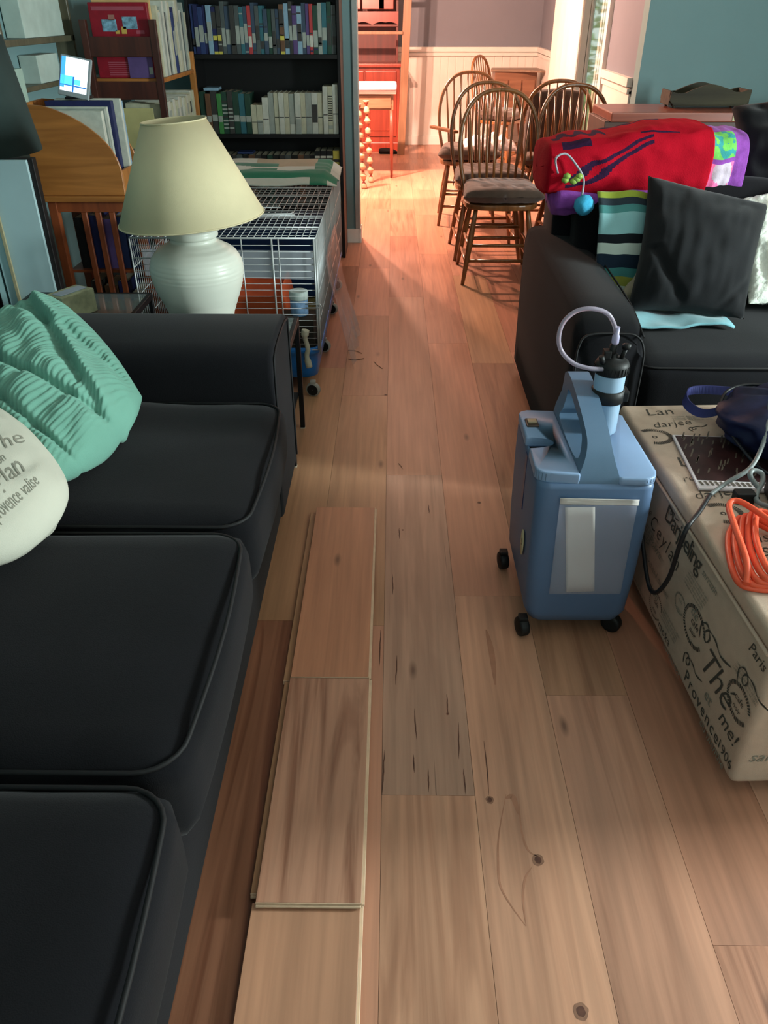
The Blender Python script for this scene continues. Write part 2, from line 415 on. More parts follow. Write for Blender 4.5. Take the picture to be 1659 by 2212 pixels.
# patio door
m_glass = mat('door_glass', (0.9, 0.95, 0.93), 0.02, trans=1.0, var=0, ior=1.7)
mb = MB()
for (a, b) in ((D0-.09, D0), (D1, D1+.10)):
    q = rwall('', a, b, 0, 2.2, -.03, .0, None); me = bpy.data.meshes.new('x'); q.bm.to_mesh(me); mb.bm.from_mesh(me); q.bm.free(); bpy.data.meshes.remove(me)
q = rwall('', D0, D1, 2.1, 2.2, -.03, .0, None); me = bpy.data.meshes.new('x'); q.bm.to_mesh(me); mb.bm.from_mesh(me); q.bm.free(); bpy.data.meshes.remove(me)
struct(mb.build('trim_5', m_white))
door = bpy.data.objects.new('door_1', None); COL.objects.link(door); struct(door)
door.location = (rw(D0), D0, 0)
def dpart(name, segs, m):
    mb = MB()
    for (a, b, z0, z1, t0, t1) in segs:
        q = rwall('', a, b, z0, z1, t0, t1, None); me = bpy.data.meshes.new('x'); q.bm.to_mesh(me); mb.bm.from_mesh(me); q.bm.free(); bpy.data.meshes.remove(me)
    return mb.build(name, m, door, off=door.location)
dpart('door_frame', [(D1-.09, D1, 0, 2.1, .02, .07), (D1-1.24, D1-1.16, 0, 2.1, .02, .07), (D1-1.16, D1-.09, 0, .1, .02, .07), (D1-1.16, D1-.09, 2.0, 2.1, .02, .07)], m_white)
dpart('sliding_frame', [(D1-1.24, D1-1.16, 0, 2.1, .075, .11), (D0, D0+.08, 0, 2.1, .075, .11), (D0+.08, D1-1.24, 0, .1, .075, .11), (D0+.08, D1-1.24, 2.0, 2.1, .075, .11)], m_white)
dpart('glass_pane', [(D1-1.16, D1-.09, .1, 2.0, .043, .047), (D0+.08, D1-1.24, .1, 2.0, .091, .095)], m_glass)
# ------------------------------------------------------------------ upholstery
m_sofa = mat('charcoal_microfibre', rgb(19, 19, 22), 0.92, var=0.30, vscale=3.0, bump=0.25, bscale=500, sheen=0.06, spec=0.08)
m_pipe = mat('black_piping', rgb(14, 14, 16), 0.7)
def soft_cushion(x0, x1, y0, y1, z0, z1, crown=0.02, r=0.05, sag=0.0, n=28, seed=0, front=0.015):
    """closed block cushion with rounded edges and a soft crown"""
    mb = MB(); cx, cy, cz = (x0+x1)/2, (y0+y1)/2, (z0+z1)/2; hx, hy, hz = (x1-x0)/2, (y1-y0)/2, (z1-z0)/2
    bm = mb.bm
    bmesh.ops.create_cube(bm, size=2.0)
    bmesh.ops.subdivide_edges(bm, edges=bm.edges, cuts=n//2, use_grid_fill=True)
    for v in bm.verts:
        p = v.co.copy()
        q = Vector((p.x*hx, p.y*hy, p.z*hz))
        inner = Vector((max(-(hx-r), min(hx-r, q.x)), max(-(hy-r), min(hy-r, q.y)), max(-(hz-min(r, hz*.9)), min(hz-min(r, hz*.9), q.z))))
        d = q-inner
        if d.length > 1e-6:
            rr = min(r, max(abs(d.x), abs(d.y), abs(d.z)))
            d = d.normalized()*rr
        q = inner+d
        u, v2 = p.x, p.y
        q.z += (1 if p.z > 0 else -0.2)*abs(p.z)*crown*(1-u*u)*(1-v2*v2)
        q.x += (front*(1-v2*v2)*(1-p.z**2) if u > 0 else 0)*abs(u)
        q.y += 0.006*sn(q.x*6+seed, q.z*6, seed)*abs(p.y)
        q.z += 0.006*sn(q.x*5+seed, q.y*5, seed*3) + 0.0022*sn(q.x*16+seed, q.y*16, seed)
        v.co = q+Vector((cx, cy, cz))
    return mb
# ---- left sofa
SOFA = thing('sofa', 'charcoal sofa along the left side with three seat cushions and black piping', 'sofa', (-0.85, 1.0, 0))
so_off = (-0.85, 1.0, 0)
mb = MB(); mb.box(-1.5, -0.345, -0.3, 2.30, 0.045, 0.29, bev=0.02, seg=3)
mb.build('base', m_sofa, SOFA, so_off, smooth=True)
for x in (-0.42, -1.4):
    for y in (-.2, 2.2):
        mb = MB(); mb.lathe([(.02, 0), (.028, .05)], (x, y, 0), 12); mb.build('foot', m_pipe, SOFA, so_off)
def arm_mesh(x0, x1, y0, y1, zt, flare=0.03, top_r=0.07):
    """upholstered arm running along x; rounded top, front panel at x1"""
    mb = MB(); yc = (y0+y1)/2; hy = (y1-y0)/2
    prof = []
    for k in range(9):
        t = PI*k/8; prof.append((yc + hy*math.copysign(abs(math.cos(t))**.5, math.cos(t)), zt-top_r+top_r*math.sin(t)**.8))
    prof = [(y1, 0.05), (y1, .3)] + prof + [(y0, 0.3), (y0, 0.05)]
    mb.prism(prof, 0, x0, x1)
    es = [e for e in mb.bm.edges if abs(e.verts[0].co.x-e.verts[1].co.x) < 1e-5]
    bmesh.ops.bevel(mb.bm, geom=es, offset=.016, segments=3, affect='EDGES', profile=.6)
    return mb
mb = arm_mesh(-1.48, -0.336, 2.055, 2.44, 0.605)
mb.build('armrest', m_sofa, SOFA, so_off, smooth=True)
# piping round the arm's front panel
pts = [(-0.333, 2.418, .08), (-0.333, 2.418, .52), (-.333, 2.385, .578), (-.333, 2.25, .588), (-.333, 2.11, .578), (-.333, 2.075, .53), (-.333, 2.072, .30)]
mb = MB(); mb.tube(spline(pts, 5), .0035, 6); mb.build('piping', m_pipe, SOFA, so_off)
mb = MB(); mb.hexa([(-1.52, -.3, .3), (-1.25, -.3, .3), (-1.25, 2.38, .3), (-1.52, 2.38, .3), (-1.6, -.3, .84), (-1.36, -.3, .84), (-1.36, 2.38, .84), (-1.6, 2.38, .84)], bev=.05, seg=4)
mb.build('backrest', m_sofa, SOFA, so_off, smooth=True)
def rr_path(x0, x1, y0, y1, z, r, crown):
    """piping that follows the top edge of a seat cushion, round front corners"""
    P = [(x0, y1, z)]
    for k in range(7):
        t = PI/2*(1-k/6); P.append((x1-r+r*math.cos(t), y1-r+r*math.sin(t), z))
    for k in range(1, 8):
        yy = y1-r-(y1-y0-2*r)*k/8; P.append((x1+crown*math.sin(PI*k/8), yy, z+.004*math.sin(PI*k/8)))
    for k in range(7):
        t = -PI/2*k/6; P.append((x1-r+r*math.cos(t), y0+r+r*math.sin(t), z))
    P.append((x0, y0, z))
    return P
for i, (a, b) in enumerate(((1.395, 2.045), (0.745, 1.385), (0.08, 0.735))):
    mb = soft_cushion(-1.25, -0.305, a, b, 0.27, 0.462, crown=.018, r=.045, seed=i*7.3)
    c = mb.build('seat_cushion', m_sofa, SOFA, so_off, smooth=True)
    mb = MB(); mb.tube(rr_path(-1.2, -.312, a+.008, b-.008, .450, .07, .012), .0042, 6)
    mb.build('piping', m_pipe, c, (0, 0, 0) if False else so_off)
for i, (a, b) in enumerate(((1.39, 2.05), (0.74, 1.38), (0.08, 0.73))):
    mb = MB(); M = Matrix.Translation((-1.22, 0, 0.46)) @ Matrix.Rotation(math.radians(-14), 4, 'Y')
    mb2 = soft_cushion(-.09, .09, a, b, 0.0, 0.40, crown=.02, r=.06, seed=20+i)
    for v in mb2.bm.verts: v.co = M @ v.co
    mb2.build('back_cushion', m_sofa, SOFA, so_off, smooth=True)

# ---- right sofa
SR = thing('sofa', 'charcoal sofa behind the printed ottoman, its back draped with blankets', 'sofa', (1.6, 2.9, 0)); r_off = (1.6, 2.9, 0)
mb = MB(); mb.box(0.62, 3.0, 2.30, 3.30, .045, .28, bev=.02, seg=3); mb.build('base', m_sofa, SR, r_off, smooth=True)
def arm_y(x0, x1, y0, y1, zf, zb):
    mb = MB()
    n = 14; rows = []
    for j in range(n+1):
        t = j/n; y = y0+(y1-y0)*t
        zt = zf + (zb-zf)*min(1, t*1.2) ; 
        drop = 0.05*max(0, 1-t*6)**2
        zt -= drop
        bul = 0.02*math.sin(PI*t)
        pr = [(x0-bul*.3, .05), (x0-bul, zt*.5), (x0-bul*.6, zt-.07)]
        for k in range(7):
            a = PI*(1-k/6); pr.append(((x0+x1)/2 + (x1-x0)/2*math.copysign(abs(math.cos(a))**.5, math.cos(a)), zt-.05+.05*math.sin(a)**.6))
        pr += [(x1, zt-.07), (x1, zt*.5), (x1, .05)]
        rows.append([mb.bm.verts.new((x, y, z)) for x, z in pr])
    for A, B in zip(rows[:-1], rows[1:]):
        for k in range(len(A)-1):
            mb.bm.faces.new((A[k], A[k+1], B[k+1], B[k]))
        mb.bm.faces.new((A[-1], A[0], B[0], B[-1]))
    mb.bm.faces.new(rows[0]); mb.bm.faces.new(list(reversed(rows[-1])))
    es = [e for e in rows[0][0].link_edges]
    fe = [e for f in mb.bm.faces if len(f.verts) > 4 for e in f.edges]
    bmesh.ops.bevel(mb.bm, geom=list(set(fe)), offset=.02, segments=3, affect='EDGES')
    return mb
arm_y(0.565, 0.775, 2.28, 3.42, 0.615, 0.64).build('armrest', m_sofa, SR, r_off, smooth=True)
pts = [(.772, 2.276, .1), (.775, 2.272, .45), (.77, 2.278, .53), (.745, 2.285, .565), (.7, 2.285, .572), (.6, 2.285, .568), (.572, 2.278, .53), (.568, 2.272, .45), (.566, 2.276, .1)]
mb = MB(); mb.tube(spline(pts, 5), .0035, 6)
mb.tube(spline([(.768, 2.285, .56), (.776, 2.5, .595), (.778, 2.9, .615), (.778, 3.2, .62)], 6), .0035, 6); mb.build('piping', m_pipe, SR, r_off)
for i, (a, b) in enumerate(((0.785, 1.52), (1.53, 2.26), (2.27, 2.95))):
    mb = soft_cushion(-.35, .36, -(b-a)/2, (b-a)/2, 0.26, 0.452, crown=.018, r=.045, seed=40+i)
    M = Matrix.Translation(((a+b)/2, 2.70, 0)) @ Matrix.Rotation(-PI/2, 4, 'Z')
    for v in mb.bm.verts: v.co = M @ v.co
    c = mb.build('seat_cushion', m_sofa, SR, r_off, smooth=True)
    mb = MB()
    for P in ((rr_path(-.3, .355, -(b-a)/2+.008, (b-a)/2-.008, .437, .06, .012)),):
        mb.tube([tuple(M @ Vector(p)) for p in P], .004, 6)
    mb.build('piping', m_pipe, c, r_off)
mb = MB(); mb.hexa([(.64, 3.16, .1), (3.0, 3.16, .1), (3.0, 3.42, .1), (.64, 3.42, .1), (.64, 3.24, .80), (3.0, 3.24, .80), (3.0, 3.5, .80), (.64, 3.5, .80)], bev=.05, seg=4)
mb.build('backrest', m_sofa, SR, r_off, smooth=True)
for i, (a, b) in enumerate(((0.70, 1.50), (1.52, 2.26))):
    M = Matrix.Translation((0, 3.08, .43)) @ Matrix.Rotation(math.radians(-13), 4, 'X')
    mb = soft_cushion(a, b, -.10, .10, 0, .43, crown=.03, r=.07, seed=60+i)
    for v in mb.bm.verts: v.co = M @ v.co
    mb.build('back_cushion', m_sofa, SR, r_off, smooth=True)

# ------------------------------------------------------------------ pillows
def pillow_mesh(w, h, t, M, n=44, pinch=.10, wr=0.012, seed=0, fuzz=0.0, ridges=0.0, fold=None, mfn=None, corners=None, rc=0.0):
    mb = MB()
    if corners: M = Matrix.Identity(4)
    def P(side):
        def fn(u, v):
            a, b = u*2-1, v*2-1
            ea, eb = 1-a**4, 1-b**4
            a0, b0 = a, b
            x = w/2*a*(1-rc*b*b*.3)*(1-pinch*(1-b*b)*(a*a)); y = h/2*b*(1-rc*a*a*.3)*(1-pinch*(1-a*a)*(b*b))
            z = t/2*(max(0, 1-a*a)**.42)*(max(0, 1-b*b)**.42)
            e = min(1, (1-abs(a))*5)*min(1, (1-abs(b))*5)
            z += wr*e*(sn(a*3+seed, b*3, seed)+.6*sn(a*7+seed, b*2+3, seed*2)) + fuzz*sn(a*40, b*40, seed)
            if fold: z += fold(a, b, side)*e
            if ridges: z += ridges*math.sin((x+0.025*sn(a*2+seed, b*2, 3))*2*PI/.0125)*min(1, e*2)
            return M @ Vector((x, y, z*side))
        return fn
    if corners:
        bl, br, tr, tl = [Vector(c) for c in corners]; nn = (br-bl).cross(tl-bl).normalized()
        def Q(side, f0=P):
            g = f0(side)
            def fn(u, v):
                q = g(u, v); a_, b_ = q.x/w+.5, q.y/h+.5
                return bl*(1-a_)*(1-b_)+br*a_*(1-b_)+tr*a_*b_+tl*(1-a_)*b_+nn*q.z
            return fn
        mb.grid(Q(1), n, n, mfn=mfn); mb.grid(Q(-1), n, n, mfn=mfn, flip=True)
        bmesh.ops.remove_doubles(mb.bm, verts=mb.bm.verts, dist=1e-5)
        return mb, Q(1)
    mb.grid(P(1), n, n, mfn=mfn); mb.grid(P(-1), n, n, mfn=mfn, flip=True)
    bmesh.ops.remove_doubles(mb.bm, verts=mb.bm.verts, dist=1e-5)
    return mb, P(1)
def look(loc, normal, upv, spin=0):
    """matrix with local z = normal, local y near upv"""
    z = Vector(normal).normalized(); y = Vector(upv); y = (y - z*y.dot(z)).normalized(); x = y.cross(z)
    M = Matrix((x, y, z)).transposed().to_4x4(); M.translation = Vector(loc)
    return M @ Matrix.Rotation(math.radians(spin), 4, 'Z')
m_green = mat('seafoam_corduroy', rgb(108, 156, 140), 0.85, var=.10, vscale=6, bump=.2, bscale=400, sheen=.1, spec=.12)
def gfold(a, b, side):
    f = -0.024*math.exp(-((b-.38+.25*a)/.09)**2)*(1 if a < .55 else .3) - .018*math.exp(-((b-.62-.3*a)/.08)**2)
    f += -.022*math.exp(-((b+.28-.5*a)/.05)**2) - .02*math.exp(-((b+.72-.15*a)/.04)**2)
    f += .02*math.exp(-((b-.52+.2*a)/.1)**2)
    return f
M = look((-0.975, 1.83, 0.60), (0.88, -0.28, 0.40), (0.10, 0.42, 0.9), spin=-12)
mb, _ = pillow_mesh(.50, .50, .22, M, n=150, pinch=-.03, rc=.38, wr=.020, seed=3.1, ridges=.0022, fold=gfold, corners=[(-1.12, 1.84, .62), (-.735, 1.43, .51), (-.625, 1.87, .54), (-.965, 2.17, .745)])
o = mb.build('throw_pillow', m_green); tag(o, 'seafoam green ribbed throw pillow slumped on the left sofa', 'pillow')
m_cream = mat('cream_script_fabric', rgb(190, 188, 174), 0.85, var=.04, vscale=10, bump=.2, bscale=500, spec=.15)
m_print = mat('faded_grey_print', rgb(134, 132, 120), 0.9, var=.15, vscale=60, spec=.1)
m_print_dk = mat('charcoal_print', rgb(78, 74, 68), 0.9, var=.2, vscale=60, spec=.1)
M = look((-0.99, 1.32, 0.60), (0.80, -0.22, 0.56), (-0.3, 0.25, 0.8), spin=8)
CC = [(-1.12, 1.45, .50), (-.76, 1.06, .54), (-.64, 1.40, .56), (-1.0, 1.72, .66)]
mb, fn = pillow_mesh(.46, .46, .20, M, n=60, pinch=-.02, rc=.6, wr=.012, seed=8, corners=CC)
def on_pillow(fn, w, h, cu, cv, ang, Mi):
    c, s = math.cos(ang), math.sin(ang)
    nrm = (Vector(CC[1])-Vector(CC[0])).cross(Vector(CC[3])-Vector(CC[0])).normalized()
    def pl(u, v):
        x, y = cu+u*c-v*s, cv+u*s+v*c
        a = max(.02, min(.98, x/w+.5)); b = max(.02, min(.98, y/h+.5))
        return fn(a, b) + nrm*.0016
    return pl
for txt, sz, cu, cv, an, sh in (('Ceylan', .062, .155, .07, 90, .2), ('The', .06, .09, .16, 94, .3), ('Darjeeling', .045, .105, .0, 92, .2), ('provence', .03, .20, .03, 90, .3),
                               ('valise', .036, .02, .15, 96, .3), ('Thé', .07, .0, -.05, 90, .2), ('saison', .028, .125, .10, 90, .3), ('valise', .03, .20, .13, 90, .3), ('Assam', .045, -.07, .06, 90, 0)):
    text_faces(mb, txt, sz, on_pillow(fn, .46, .46, cu, cv, math.radians(an), M), 1, sh)
ring_faces(mb, .19, -.17, .03, .03, on_pillow(fn, .46, .46, 0, 0, 0, M), 1, .006, 24)
o = mb.build('throw_pillow', [m_cream, m_print]); tag(o, 'cream throw pillow printed with grey script, in front of the green one', 'pillow')
m_black = mat('black_velvet', rgb(24, 25, 27), 0.9, var=.25, vscale=5, bump=.15, sheen=.12, spec=.08)
m_striped = None
mb, _ = pillow_mesh(.52, .52, .23, M, n=60, pinch=.07, wr=.010, seed=5, corners=[(.835, 2.72, .50), (1.23, 2.66, .49), (1.375, 3.0, .80), (.915, 3.0, .90)], fold=lambda a, b, s: -.010*math.exp(-((a-.5*b-.10)/.07)**2)*max(0, b-.2) - .016*math.exp(-((a+.8*b+.9)/.10)**2)*(b < -.1) - .012*math.exp(-((a-.8*b-1.25)/.08)**2)*(b < -.1))
o = mb.build('throw_pillow', m_black); tag(o, 'large black square throw pillow standing on the right sofa', 'pillow')
m_beige = mat('beige_print_fabric', rgb(176, 168, 146), 0.9, var=.12, vscale=80, spec=.1)
mb, _ = pillow_mesh(.46, .44, .13, M, n=30, corners=[(.83, 2.84, .50), (1.25, 2.78, .49), (1.33, 3.06, .78), (.95, 3.10, .80)], pinch=.08, wr=.015, seed=15)
o = mb.build('throw_pillow', m_beige); tag(o, 'beige printed pillow peeking out behind the large black pillow', 'pillow')
m_fur = mat('cream_faux_fur', rgb(216, 220, 210), 0.95, var=.10, vscale=40, bump=.9, bscale=90, sheen=.4, spec=.1)
mb, _ = pillow_mesh(.50, .50, .15, M, n=70, corners=[(1.27, 2.74, .52), (1.75, 2.74, .49), (1.75, 3.08, .92), (1.26, 3.07, .80)], pinch=.06, wr=.02, seed=25, fuzz=.007)
o = mb.build('throw_pillow', m_fur); tag(o, 'cream faux fur pillow at the right edge, behind the black pillow', 'pillow')
M = look((1.62, 3.32, 0.95), (-0.1, -0.72, 0.6), (0.0, 0.3, .9), spin=4)
mb, _ = pillow_mesh(.56, .40, .20, M, n=40, pinch=.06, wr=.02, seed=35)
o = mb.build('throw_pillow', m_black); tag(o, 'dark pillow lying on top of the right sofa back beside the purple blanket', 'pillow')

# ------------------------------------------------------------------ blankets on the right sofa
STR = [(rgb(150,168,60), .030), (rgb(40,52,62), .030), (rgb(70,130,130), .035), (rgb(130,176,180), .075), (rgb(20,24,30), .028), (rgb(178,190,182), .035), (rgb(24,38,54), .05),
       (rgb(60,120,118), .035), (rgb(134,140,60), .03), (rgb(160,176,166), .03), (rgb(22,28,36), .03), (rgb(80,134,132), .04), (rgb(176,186,176), .02), (rgb(110,112,56), .03), (rgb(30,46,60), .04), (rgb(110,158,168), .12)]
sm = [mat('blanket_stripe_%d' % i, c, .9, var=.06, bump=.2, sheen=.2, spec=.1) for i, (c, _) in enumerate(STR)]
def blanket_path(t):
    """front of the sofa back from the top down, then out over the seat; t in metres"""
    P = [(3.03, .835), (2.985, .80), (2.955, .77), (2.915, .68), (2.885, .56), (2.87, .475), (2.78, .472), (2.60, .475), (2.5, .478)]
    d = 0
    for (a, b), (c, e) in zip(P[:-1], P[1:]):
        L = math.hypot(c-a, e-b)
        if t <= d+L: k = (t-d)/L; return a+(c-a)*k, b+(e-b)*k
        d += L
    return P[-1]
mb = MB(); TOT = 0.67
lims = []; acc = 0
for _, wd in STR: acc += wd; lims.append(acc)
def smf(u, v):
    d = v*TOT*1.02
    for i, l in enumerate(lims):
        if d <= l: return i
    return len(lims)-1
def sfn(u, v):
    t = v*TOT; y, z = blanket_path(t); x = 0.745 + u*(0.40+.03*v) + .03*v*0
    return (x, y + .010*sn(u*6, v*5, 2)*1 - .012, z + .012*sn(u*5+3, v*6, 4)*(.5+u) + .004 + .01*max(0, math.sin(u*9+v*7))*(v > .55))
mb.grid(sfn, 26, 110, mfn=smf)
o = mb.build('striped_blanket', sm, smooth=True, solid=.008); tag(o, 'teal, navy and olive striped blanket hanging over the right sofa back onto its seat', 'blanket')
m_red = mat('red_plush', rgb(164, 16, 34), .95, var=.18, vscale=9, bump=.5, bscale=220, sheen=.0, spec=.05)
m_redpat = mat('navy_pattern_plush', rgb(46, 24, 52), .95, var=.3, vscale=60, bump=.4, bscale=220, sheen=.0, spec=.1)
def roll(name, x0, x1, yc, zc, ry, rz_, mats, mfn=None, nx=40, na=48, seed=0, taper=None, lump=.016):
    """a folded blanket: fat flattened roll lying along x with rounded ends"""
    mb = MB()
    def fn(u, v):
        a = 2*PI*v; e = min(1, math.sqrt(max(0, 1-(max(0, abs(u*2-1)-.93)/.07)**2)))
        tp = taper(u) if taper else (1, 1, 0, 0)
        c, s_ = math.cos(a), math.sin(a)
        y = math.copysign(abs(c)**.6, c)*ry*tp[0]*max(.04, e); z = math.copysign(abs(s_)**.6, s_)*rz_*tp[1]*max(.04, e)
        l = lump*(sn(u*5+seed, c*1.5, s_*1.5) + .5*sn(u*11+seed, c*3, s_*3))
        return (x0+(x1-x0)*u, yc+y+tp[2]+l, zc+z+tp[3]+l)
    mb.grid(fn, nx, na, mfn=mfn)
    bmesh.ops.remove_doubles(mb.bm, verts=mb.bm.verts, dist=1e-5)
    return mb.build(name, mats, smooth=True)
def redm(u, v):
    # v: angle; front face is around 0.5 (y negative), top 0.25
    f = (0.62-v)/0.42   # 0 bottom of front .. 1 back of the top
    if not 0 <= f <= 1: return 0
    if .56 < f < .72 and .10 < u < .27 and (f-.56) < .17-.2*abs(u-.19): return 1
    g = .16 + .72*max(0, u-.16)**1.15*1.15
    if .13 < u < .62 and (abs(f-g) < .024 or abs(f-g-.085) < .024): return 1
    if .55 < u < .78 and abs(f-.66) < .014: return 1
    if .06 < u < .38 and abs(f-.86-.03*math.sin(u*60)) < .030: return 1
    if .38 < u < .74 and f > .93: return 1
    return 0
def rtap(u): k = .72+.28*min(1, u*1.6); return (1, k, 0, (k-1)*.04+.02*u)
roll('folded_blanket', 0.555, 1.172, 3.24, 0.905, .185, .125, [m_red, m_redpat], redm, nx=230, na=280, taper=rtap, lump=.010)
o = bpy.context.scene.collection.objects[-1]; tag(o, 'red plush blanket with dark navy stripes folded over the right sofa back', 'blanket')
m_fl = [mat('fleece_%s' % n, c, .95, var=.25, vscale=25, bump=.4, sheen=.05, spec=.1) for n, c in (('purple', rgb(136, 72, 160)), ('green', rgb(110, 190, 90)), ('teal', rgb(60, 150, 150)), ('white', rgb(190, 176, 190)), ('pink', rgb(226, 110, 160)))]
def flm(u, v):
    if u < .80-.5*max(0, v-.5):
        if .30 < v < .47: return 1 if sn(u*14, v*30) > -.1 else 2
        if .485 < v: return 3 if sn(u*9, v*22, 4) > -.12 else 4
    return 0
roll('fleece_blanket', 1.02, 1.305, 3.25, 0.90, .16, .125, m_fl, flm, nx=120, na=200, seed=4, lump=.008)
o = COL.objects[-1]; tag(o, 'purple, green and pink tie-dye fleece folded at the right end of the red blanket', 'blanket')
roll('fleece_blanket', 0.60, 1.10, 3.19, 0.80, .13, .055, m_fl, lambda u, v: [0, 0, 4, 0, 0][int(u*5) % 5] if v > .5 else 0, seed=9, lump=.01)
o = COL.objects[-1]; tag(o, 'purple and pink fleece blanket folded underneath the red blanket', 'blanket')
m_blue = mat('sky_blue_plush', rgb(60, 160, 200), .9, var=.2, vscale=30, bump=.4)
m_gcord = mat('grey_cord', rgb(150, 150, 160), .6)
t = thing('pompom_tassel', 'small pale cord with green beads and a sky blue pompom hanging on the red blanket', 'tassel', (.69, 3.02, .86)); to = (.69, 3.02, .86)
mb = MB(); mb.tube(spline([(.60, 3.045, .90), (.585, 3.035, .95), (.62, 3.04, .965), (.66, 3.03, .93), (.69, 3.02, .885), (.69, 3.01, .83)], 6), .004, 6); mb.build('cord', m_gcord, t, to)
mb = MB()
for k in range(5): mb.lathe([(.001, -.012), (.012, -.006), (.014, 0), (.012, .006), (.001, .012)], (.665+.014*k*math.cos(k), 3.015, .885+.010*math.sin(k*2)), 10)
mb.build('bead_cluster', mat('lime_bead', rgb(130, 160, 70), .4), t, to)
mb = MB(); bmesh.ops.create_icosphere(mb.bm, subdivisions=3, radius=.036)
for v in mb.bm.verts: v.co = v.co*(1+.12*sn(v.co.x*60, v.co.y*60, v.co.z*60)) + Vector((.70, 3.00, .80))
mb.build('pompom', m_blue, t, to, smooth=True)

# ------------------------------------------------------------------ ottoman (root turned a little at the end of this block)
m_linen = mat('beige_script_linen', rgb(190, 168, 150), 0.9, var=.06, vscale=30, bump=.35, bscale=700, spec=.12)
OT = thing('storage_ottoman', 'cream storage ottoman printed with dark French script, right foreground', 'ottoman', (1.05, 1.57, 0)); oo = (1.05, 1.57, 0)
OX0, OX1, OY0, OY1, OZ = 0.665, 1.55, 1.062, 2.085, 0.432
mb = MB(); mb.box(OX0+.006, OX1, OY0+.006, OY1-.004, 0.035, 0.385, bev=.018, seg=3)
for f in mb.bm.faces: f.smooth = True
def left(cy, cz, ang=0, mir=1):
    """print on the left face: reading direction towards the camera and down"""
    c, s = math.cos(ang), math.sin(ang)
    return lambda u, v: (OX0+.0045, cy-(u*c-v*s), cz+(u*s+v*c))
LW = [('Darjeeling', .068, 1.53, .345, 0, .12, 1, .0004, .86), ('Ceylan', .062, 1.62, .272, 0, .3, 1, -.0003, 1.25), ('Thé', .105, 1.235, .185, 0, .45, 1, -.0006, .9), ('me!', .055, 1.135, .135, 0, .35, 1, 0, 1), ('et', .045, 1.235, .120, 0, .2, 2, 0, 1),
      ('Provence', .047, 1.25, .075, 0, 0, 1, 0, 1.15), ('Darjeeling', .046, 1.93, .352, 0, .12, 1, 0, .9), ('Assam & Keemun', .028, 1.80, .205, 0, .2, 2, 0, 1), ('Marchand de thes', .026, 1.62, .165, 0, .1, 2, 0, 1), ('patisserie', .038, 1.83, .088, 0, .3, 1, -.0004, 1), ('Ceylan', .05, 2.0, .125, 0, .3, 1, -.0003, 1.1),
      ('moka', .032, 1.50, .070, 0, 0, 1, 0, 1.2), ('de', .04, 1.385, .235, 0, .35, 2, 0, 1), ('1906', .036, 1.115, .075, 0, 0, 1, 0, 1), ('torrefaction', .024, 1.43, .045, 0, 0, 2, 0, 1), ('Paris', .036, 1.12, .350, 0, .35, 1, 0, 1), ('the vert', .028, 2.02, .25, 0, .2, 2, 0, 1), ('de', .045, 1.77, .155, 0, .3, 1, 0, 1),
      ('saison', .034, 1.62, .118, 0, .35, 2, 0, 1), ('ou menthe', .03, 1.17, .045, 0, .1, 2, 0, 1), ('Poivre', .034, 1.66, .225, 0, .35, 2, 0, 1), ('rose', .036, 1.76, .285, 0, .4, 1, -.0004, 1), ('fruits', .03, 1.9, .165, 0, .4, 2, 0, 1), ('sarrazin', .026, 1.36, .345, 0, .3, 2, 0, 1)]
for txt, sz, cy, cz, an, sh, mi, bd, sp in LW: text_faces(mb, txt, sz, left(cy, cz, an), mi, sh, bold=bd, space=sp)
def stroke2(P, w0, place, mi):
    Q = spline([(a, b, 0) for a, b in P], 7); n = len(Q)-1; L = []; R_ = []
    for k, q in enumerate(Q):
        tt = (Q[min(k+1, n)]-Q[max(k-1, 0)]).normalized(); s_ = Vector((-tt.y, tt.x, 0))*w0/2*(.35+abs(math.sin(k*.35))*.9)
        L.append(mb.bm.verts.new(place(q.x-s_.x, q.y-s_.y))); R_.append(mb.bm.verts.new(place(q.x+s_.x, q.y+s_.y)))
    for k in range(n):
        f = mb.bm.faces.new((L[k], R_[k], R_[k+1], L[k+1])); f.material_index = mi
def swirl(place, mi=1, s_=1.0, w0=.004):
    stroke2([(-.055*s_, -.01*s_), (-.06*s_, .02*s_), (-.04*s_, .035*s_), (-.02*s_, .02*s_), (-.03*s_, .002*s_), (-.042*s_, .012*s_), (-.03*s_, .03*s_), (0, .032*s_), (.03*s_, .022*s_), (.07*s_, .034*s_)], w0, place, mi)
swirl(left(1.27, .215), 1, 1.2, .0045); swirl(left(1.33, .10), 1, .8); swirl(left(1.60, .352), 1, .5, .003); swirl(left(1.10, .26), 1, 1.0); swirl(left(1.95, .315), 2, .6)
for cy, cz, nn in ((1.40, .305, 5), (1.70, .245, 4), (1.48, .125, 4), (1.12, .285, 3), (1.93, .06, 3), (1.70, .06, 3)):
    for q in range(nn): text_faces(mb, 'comptoir des thes et cafes', .0105, left(cy+.004*q, cz-.010*q), 2, .1)
for cy, cz, r_, mi in ((1.37, .205, .050, 1), (1.58, .095, .036, 1), (1.86, .262, .040, 1), (1.128, .215, .042, 1), (1.88, .12, .028, 2), (1.46, .20, .026, 2)):
    ring_faces(mb, 0, 0, r_*1.25, r_, left(cy, cz), mi, .010 if r_ > .04 else .005, 38, .62, .05, .92)
    text_faces(mb, 'cafe', r_*.55, left(cy, cz+.008), mi, .2); text_faces(mb, 'noir', r_*.45, left(cy, cz-.016), mi, .2)
def frontp(cx, cz): return lambda u, v: (cx+u, OY0+.0045, cz+v)
